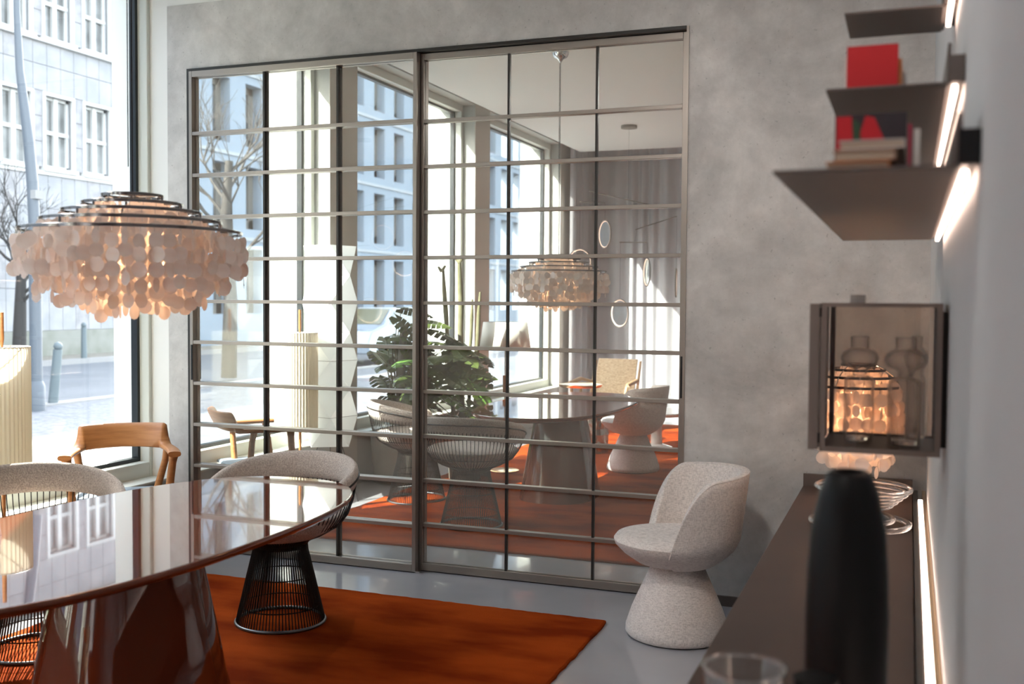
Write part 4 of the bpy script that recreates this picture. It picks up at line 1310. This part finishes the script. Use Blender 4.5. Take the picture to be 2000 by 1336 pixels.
# glass bowl made of stacked coils
gb = thing('glass_bowl', 'footed bowl of thick clear glass coils on the sideboard behind the black vase', 'bowl', (-0.165, 4.27, SZ))
for k in range(5):
    MB().ring((0.012, 0, 0.085 + 0.016 * k), 0.105 + 0.0175 * k, 0.0085, 56, 8).build('glass_coil', 'clear', gb, smooth=True)
MB().ring((0, 0, 0.012), 0.183, 0.011, 56, 8).build('foot_ring', 'clear', gb, smooth=True)
MB().ring((0, 0, 0.030), 0.125, 0.010, 56, 8).build('foot_ring', 'clear', gb, smooth=True)
MB().lathe([(0.115, 0.034), (0.07, 0.05), (0.05, 0.062), (0.06, 0.075), (0.11, 0.088)], 40).build('waist', 'clear', gb, smooth=True, solid=0.006)

# tumbler and dark dish in the very foreground
gt = thing('glass_tumbler', 'wide clear glass tumbler blurred in the foreground at the bottom edge', 'glass', (-0.212, 1.52, SZ))
MB().lathe([(0.0, 0.008), (0.045, 0.01), (0.052, 0.06), (0.054, 0.20), (0.056, 0.332), (0.059, 0.335), (0.0605, 0.332), (0.058, 0.20), (0.056, 0.05), (0.050, 0.0), (0.0, 0.0)], 48).build('body', 'thin', gt, smooth=60)
MB().ring((0, 0, 0.334), 0.058, 0.0028, 48, 6).build('rim', 'clear', gt, smooth=True)
MB().lathe([(0.0, 0.004), (0.046, 0.004), (0.047, 0.02), (0.0, 0.022)], 32).build('thick_base', 'clear', gt, smooth=40)
dd = thing('black_candle_holder', 'low black candle holder beside the tumbler at the bottom edge', 'candle holder', (-0.116, 1.56, SZ))
MB().lathe([(0.0, 0.0), (0.035, 0.0), (0.012, 0.03), (0.010, 0.29), (0.030, 0.305), (0.033, 0.318), (0.0, 0.318)], 32).build('body', 'vase', dd, smooth=50)

# shell table lamp
sl_ = thing('shell_table_lamp', 'small glowing capiz shell table lamp at the far end of the sideboard', 'lamp', (-0.198, 4.72, 1.10))
RG2 = [(0.07, 0.14, -0.335), (0.11, 0.12, -0.305), (0.145, 0.09, -0.27), (0.170, 0.05, -0.235)]
shell_lamp(sl_, RG2, 0.052, 0.027, 0.048, 1, max_parts=150)
MB().tube([(0, 0, -0.45), (0, 0, 0.14)], 0.008, 8).build('stem', 'chrome', sl_)
MB().lathe([(0, -0.46), (0.08, -0.46), (0.08, -0.45), (0.01, -0.44)], 32).build('foot', 'black_metal', sl_, smooth=40)
MB().lathe([(0.0, -0.02), (0.025, -0.01), (0.03, 0.02), (0.0, 0.06)], 16).build('bulb', 'bulb', sl_, smooth=True)
point((-0.205, 4.66, 1.02), 1.6, (1.0, 0.62, 0.36), 0.03)
b = MB()
for i in range(3):
    a = i * 2 * PI / 3
    b.tube([(0, 0, 0.14)] + [(R * math.cos(a), R * math.sin(a), z) for R, z, _ in RG2], 0.003, 5)
b.build('spokes', 'chrome', sl_)

# ------------------------------------------------------------------ glass wall cabinet
cb = thing('display_cabinet', 'small wall hung glass display cabinet with a taupe metal frame on the right wall', 'cabinet', (-0.06, 2.65, 1.14))
CX0, CX1, CY1, CZ = -0.139, 0.135, 0.33, 0.362
def cbox(nm, m, *a, **k): return MB().box(*a).build(nm, m, cb, **k)
fw = 0.013
for (y0, y1, nm) in ((0.0, 0.014, 'front_frame'), (CY1 - 0.014, CY1, 'rear_frame')):
    b = MB()
    b.box(CX0, CX0 + fw, y0, y1, 0, CZ); b.box(CX1 - fw, CX1, y0, y1, 0, CZ)
    b.box(CX0 + fw, CX1 - fw, y0, y1, 0, 0.012); b.box(CX0 + fw, CX1 - fw, y0, y1, CZ - 0.010, CZ)
    b.build(nm, 'cab_metal', cb)
cbox('top_panel', 'cab_metal', CX0, CX1, 0.014, CY1 - 0.014, CZ - 0.008, CZ)
cbox('bottom_panel', 'cab_metal', CX0, CX1, 0.014, CY1 - 0.014, 0, 0.008)
cbox('side_glass', 'cab_glass', CX0 + fw, CX1 - fw, 0.004, 0.008, 0.012, CZ - 0.010)
cbox('side_glass', 'cab_glass', CX0 + fw, CX1 - fw, CY1 - 0.009, CY1 - 0.005, 0.012, CZ - 0.010)
dr = cbox('door', 'cab_metal', CX0 - 0.027, CX0 - 0.004, -0.004, CY1, 0.004, CZ - 0.002, bevel=0.001)
MB().box(CX0 - 0.006, CX0 + 0.001, 0.0, 0.012, CZ - 0.035, CZ - 0.012).build('hinge', 'black_metal', dr)
MB().box(CX0 - 0.006, CX0 + 0.001, 0.0, 0.012, 0.02, 0.045).build('hinge', 'black_metal', dr)
cbox('wall_rail', 'black_metal', CX1, CX1 + 0.012, 0.02, CY1 - 0.02, 0.02, CZ - 0.02)
cbox('top_bracket', 'kerb', -0.075, -0.040, 0.03, 0.06, CZ, CZ + 0.020)
def carafe(x, y, label, s=1.0):
    c = thing('glass_carafe', label, 'carafe', (x, y, 1.149), group='glass carafes in the wall cabinet')
    MB().lathe([(0.0, 0.0), (0.036 * s, 0.0), (0.041 * s, 0.004), (0.041 * s, 0.158), (0.034 * s, 0.165), (0.018, 0.172), (0.020, 0.185), (0.046 * s, 0.198), (0.052 * s, 0.212), (0.046 * s, 0.228), (0.024 * s, 0.240), (0.025 * s, 0.268)], 40).build('body', 'frostglass', c, smooth=60)
    MB().ring((0, 0, 0.268), 0.025 * s, 0.0018, 28, 5).build('rim', 'thin', c)
    MB().lathe([(0.0, 0.006), (0.035 * s, 0.006), (0.036 * s, 0.014), (0.0, 0.016)], 24).build('base_disc', 'clear', c)
carafe(-0.115, 2.80, 'glass carafe with a flattened bulb neck, left one in the wall cabinet', 0.9)
carafe(-0.005, 2.76, 'clear glass carafe with a flattened bulb neck, middle one in the wall cabinet', 1.0)
carafe(0.020, 2.905, 'small clear glass carafe against the right side of the wall cabinet', 0.58)

# ------------------------------------------------------------------ shelves with light lines
def shelf(y0, y1, x0, z, label, led=True, ledy=None, th=0.005):
    s = thing('wall_shelf', label, 'shelf', (0.0, (y0 + y1) / 2, z), group='taupe metal wall shelves')
    h2 = (y1 - y0) / 2
    MB().box(x0, 0.058, -h2, h2, 0, th).build('plate', 'taupe_metal', s, bevel=0.001)
    MB().box(0.0575, 0.0635, -h2, h2, 0.004, 0.075).build('back_plate', 'taupe_metal', s)
    MB().box(0.0585, XR - 0.001, -h2 - 0.004, -h2 + 0.02, 0.004, 0.052).build('end_cap', 'black_metal' if z < 1.8 else 'taupe_metal', s)
    MB().box(0.0635, XR - 0.0005, -h2 + 0.02, h2, 0.012, 0.040).build('wall_rail', 'dark_bronze', s)
    if led:
        a, c = ledy
        MB().box(0.067, 0.076, a - (y0 + y1) / 2, c - (y0 + y1) / 2, -0.006, 0.006).build('light_line', 'led', s)
    return s
shelf(1.57, 3.30, -0.190, 1.688, 'lowest taupe metal wall shelf with a light line, carrying the stacked books', True, (1.66, 3.28))
shelf(2.10, 3.72, -0.157, 1.904, 'middle taupe metal wall shelf with a light line, carrying the red book', True, (2.14, 3.55))
shelf(2.50, 2.73, -0.150, 2.150, 'top taupe metal wall shelf at the upper edge of the frame', True, (2.2, 2.66))
# the lights of the strips
def strip(loc, ly, e, rx):
    l = bpy.data.lights.new('strip_light', 'AREA'); l.shape = 'RECTANGLE'; l.size = 0.012; l.size_y = ly; l.energy = e; l.color = (1.0, 0.66, 0.48)
    o = bpy.data.objects.new('strip_light', l); COL.objects.link(o); o.location = loc; o.rotation_euler = rx

# added ceiling fill lights, out of view, to brighten the dark right side
def fill_light(x, y, tx, ty, tz, e, label):
    t_ = thing('ceiling_fill_light', label, 'fill_light', (x, y, 3.38), group='added unseen fill lights near the right wall')
    MB().lathe([(0.0, 0.0), (0.05, 0.0), (0.05, -0.02), (0.0, -0.02)], 24).build('mount', 'white_frame', t_, smooth=40)
    MB().tube([(0, 0, -0.02), (0, 0, -0.09)], 0.008, 8).build('arm', 'white_frame', t_)
    d = Vector((tx - x, ty - y, tz - 3.27)).normalized()
    MB().tube([Vector((0, 0, -0.09)) - d * 0.05, Vector((0, 0, -0.09)) + d * 0.07], 0.035, 20).build('head', 'white_frame', t_, smooth=40)
    MB().tube([Vector((0, 0, -0.09)) + d * 0.0705, Vector((0, 0, -0.09)) + d * 0.072], 0.028, 20).build('fill_light_face', emission('fill_face_glow', (1, 0.93, 0.85), 4.0), t_)
    l = bpy.data.lights.new('fill_spot', 'SPOT'); l.energy = e; l.color = (1.0, 0.95, 0.90); l.spot_size = 1.5; l.spot_blend = 1.0; l.shadow_soft_size = 0.12
    o = bpy.data.objects.new('fill_spot', l); COL.objects.link(o); o.parent = t_
    o.location = Vector((0, 0, -0.09)) + d * 0.09
    o.rotation_mode = 'QUATERNION'; o.rotation_quaternion = d.to_track_quat('-Z', 'Y')
fill_light(-1.15, 1.9, -0.95, 5.0, 1.0, 26, 'added unseen spotlight aimed at the concrete wall above the tub chair')
fill_light(-0.75, 0.9, 0.0, 3.6, 0.8, 14, 'added unseen spotlight aimed at the sideboard on the right wall')

# books
def book(loc, sx, sy, sz, cover, label, cov_axis='y', group='books on the wall shelves', rz=0.0, flat=False):
    b_ = thing('book', label, 'book', loc, rz, group)
    t = 0.0022
    if flat:   # spine along -y side (towards the viewer pages show)
        MB().box(-sx / 2, sx / 2, -sy / 2, sy / 2, 0, t).build('cover', cover, b_)
        MB().box(-sx / 2, sx / 2, -sy / 2, sy / 2, sz - t, sz).build('cover', cover, b_)
        MB().box(-sx / 2 + 0.003, sx / 2 - t, -sy / 2 + 0.003, sy / 2 - 0.003, t, sz - t).build('pages', 'pages', b_)
        MB().box(sx / 2 - t, sx / 2, -sy / 2, sy / 2, t, sz - t).build('spine', cover, b_)
    else:      # upright, cover faces -y
        MB().box(-sx / 2, sx / 2, -sy / 2, -sy / 2 + t, 0, sz).build('cover', cover, b_)
        MB().box(-sx / 2, sx / 2, sy / 2 - t, sy / 2, 0, sz).build('cover', cover, b_)
        MB().box(-sx / 2 + t, sx / 2 - 0.003, -sy / 2 + t, sy / 2 - t, 0.003, sz - 0.003).build('pages', 'pages', b_)
        MB().box(-sx / 2, -sx / 2 + t, -sy / 2 + t, sy / 2 - t, 0, sz).build('spine', cover, b_)
    return b_
Z3, Z2 = 1.693, 1.909
def flatbook(x0, x1, y, z, h, cover, label):
    return book(((x0 + x1) / 2, y, z), x1 - x0, 0.20, h, cover, label, flat=True)
flatbook(-0.118, -0.030, 1.70, Z3, 0.013, 'orange_book', 'orange paperback lying at the bottom of the stack on the lowest shelf')
flatbook(-0.108, -0.022, 1.702, Z3 + 0.0135, 0.0165, 'tan_book', 'tan paperback in the middle of the stack on the lowest shelf')
flatbook(-0.100, -0.010, 1.704, Z3 + 0.0305, 0.0125, 'white_book', 'pale paperback on top of the stack on the lowest shelf')
art = book((-0.0655, 1.845, Z3), 0.112, 0.020, 0.120, 'dark_book', 'upright art book with a red and black cover behind the stack on the lowest shelf')
yv = -0.0102
pm = MB()
pm.add([(-0.054, yv, 0.006), (-0.022, yv, 0.006), (-0.030, yv, 0.117), (-0.054, yv, 0.117)], [(0, 1, 2, 3)])
pm.add([(-0.012, yv, 0.045), (0.040, yv, 0.042), (0.026, yv, 0.066), (0.006, yv, 0.113), (-0.008, yv, 0.117), (-0.016, yv, 0.09)], [(0, 1, 2, 3, 4, 5)])
pm.build('printed_shapes', mat('red_print', (0.50, 0.012, 0.02), 0.4), art)
pm = MB(); pm.add([(-0.026, yv, 0.05), (-0.014, yv, 0.05), (-0.017, yv, 0.105), (-0.028, yv, 0.112)], [(0, 1, 2, 3)])
pm.build('printed_shapes', mat('green_print', (0.03, 0.07, 0.035), 0.4), art)
book((-0.0045, 1.88, Z3), 0.005, 0.09, 0.100, 'magenta_book', 'crimson book standing against the art book on the lowest shelf')
book((0.006, 1.89, Z3), 0.010, 0.10, 0.092, 'white_book', 'slim white book standing at the right of the art book on the lowest shelf')
book((-0.076, 2.17, Z2), 0.094, 0.024, 0.090, 'red_book', 'bright red upright book on the middle shelf')
book((-0.079, 2.20, Z2), 0.098, 0.026, 0.078, 'white_book', 'white book standing behind the red book on the middle shelf')
book((-0.026, 2.20, Z2), 0.008, 0.07, 0.062, 'orange_book', 'orange book edge standing right of the red book on the middle shelf')
book((-0.018, 2.21, Z2), 0.006, 0.06, 0.040, 'white_book', 'small cream booklet at the right end of the middle shelf books')

for o in list(bpy.data.objects):
    if o.name == 'tmp': bpy.data.objects.remove(o)
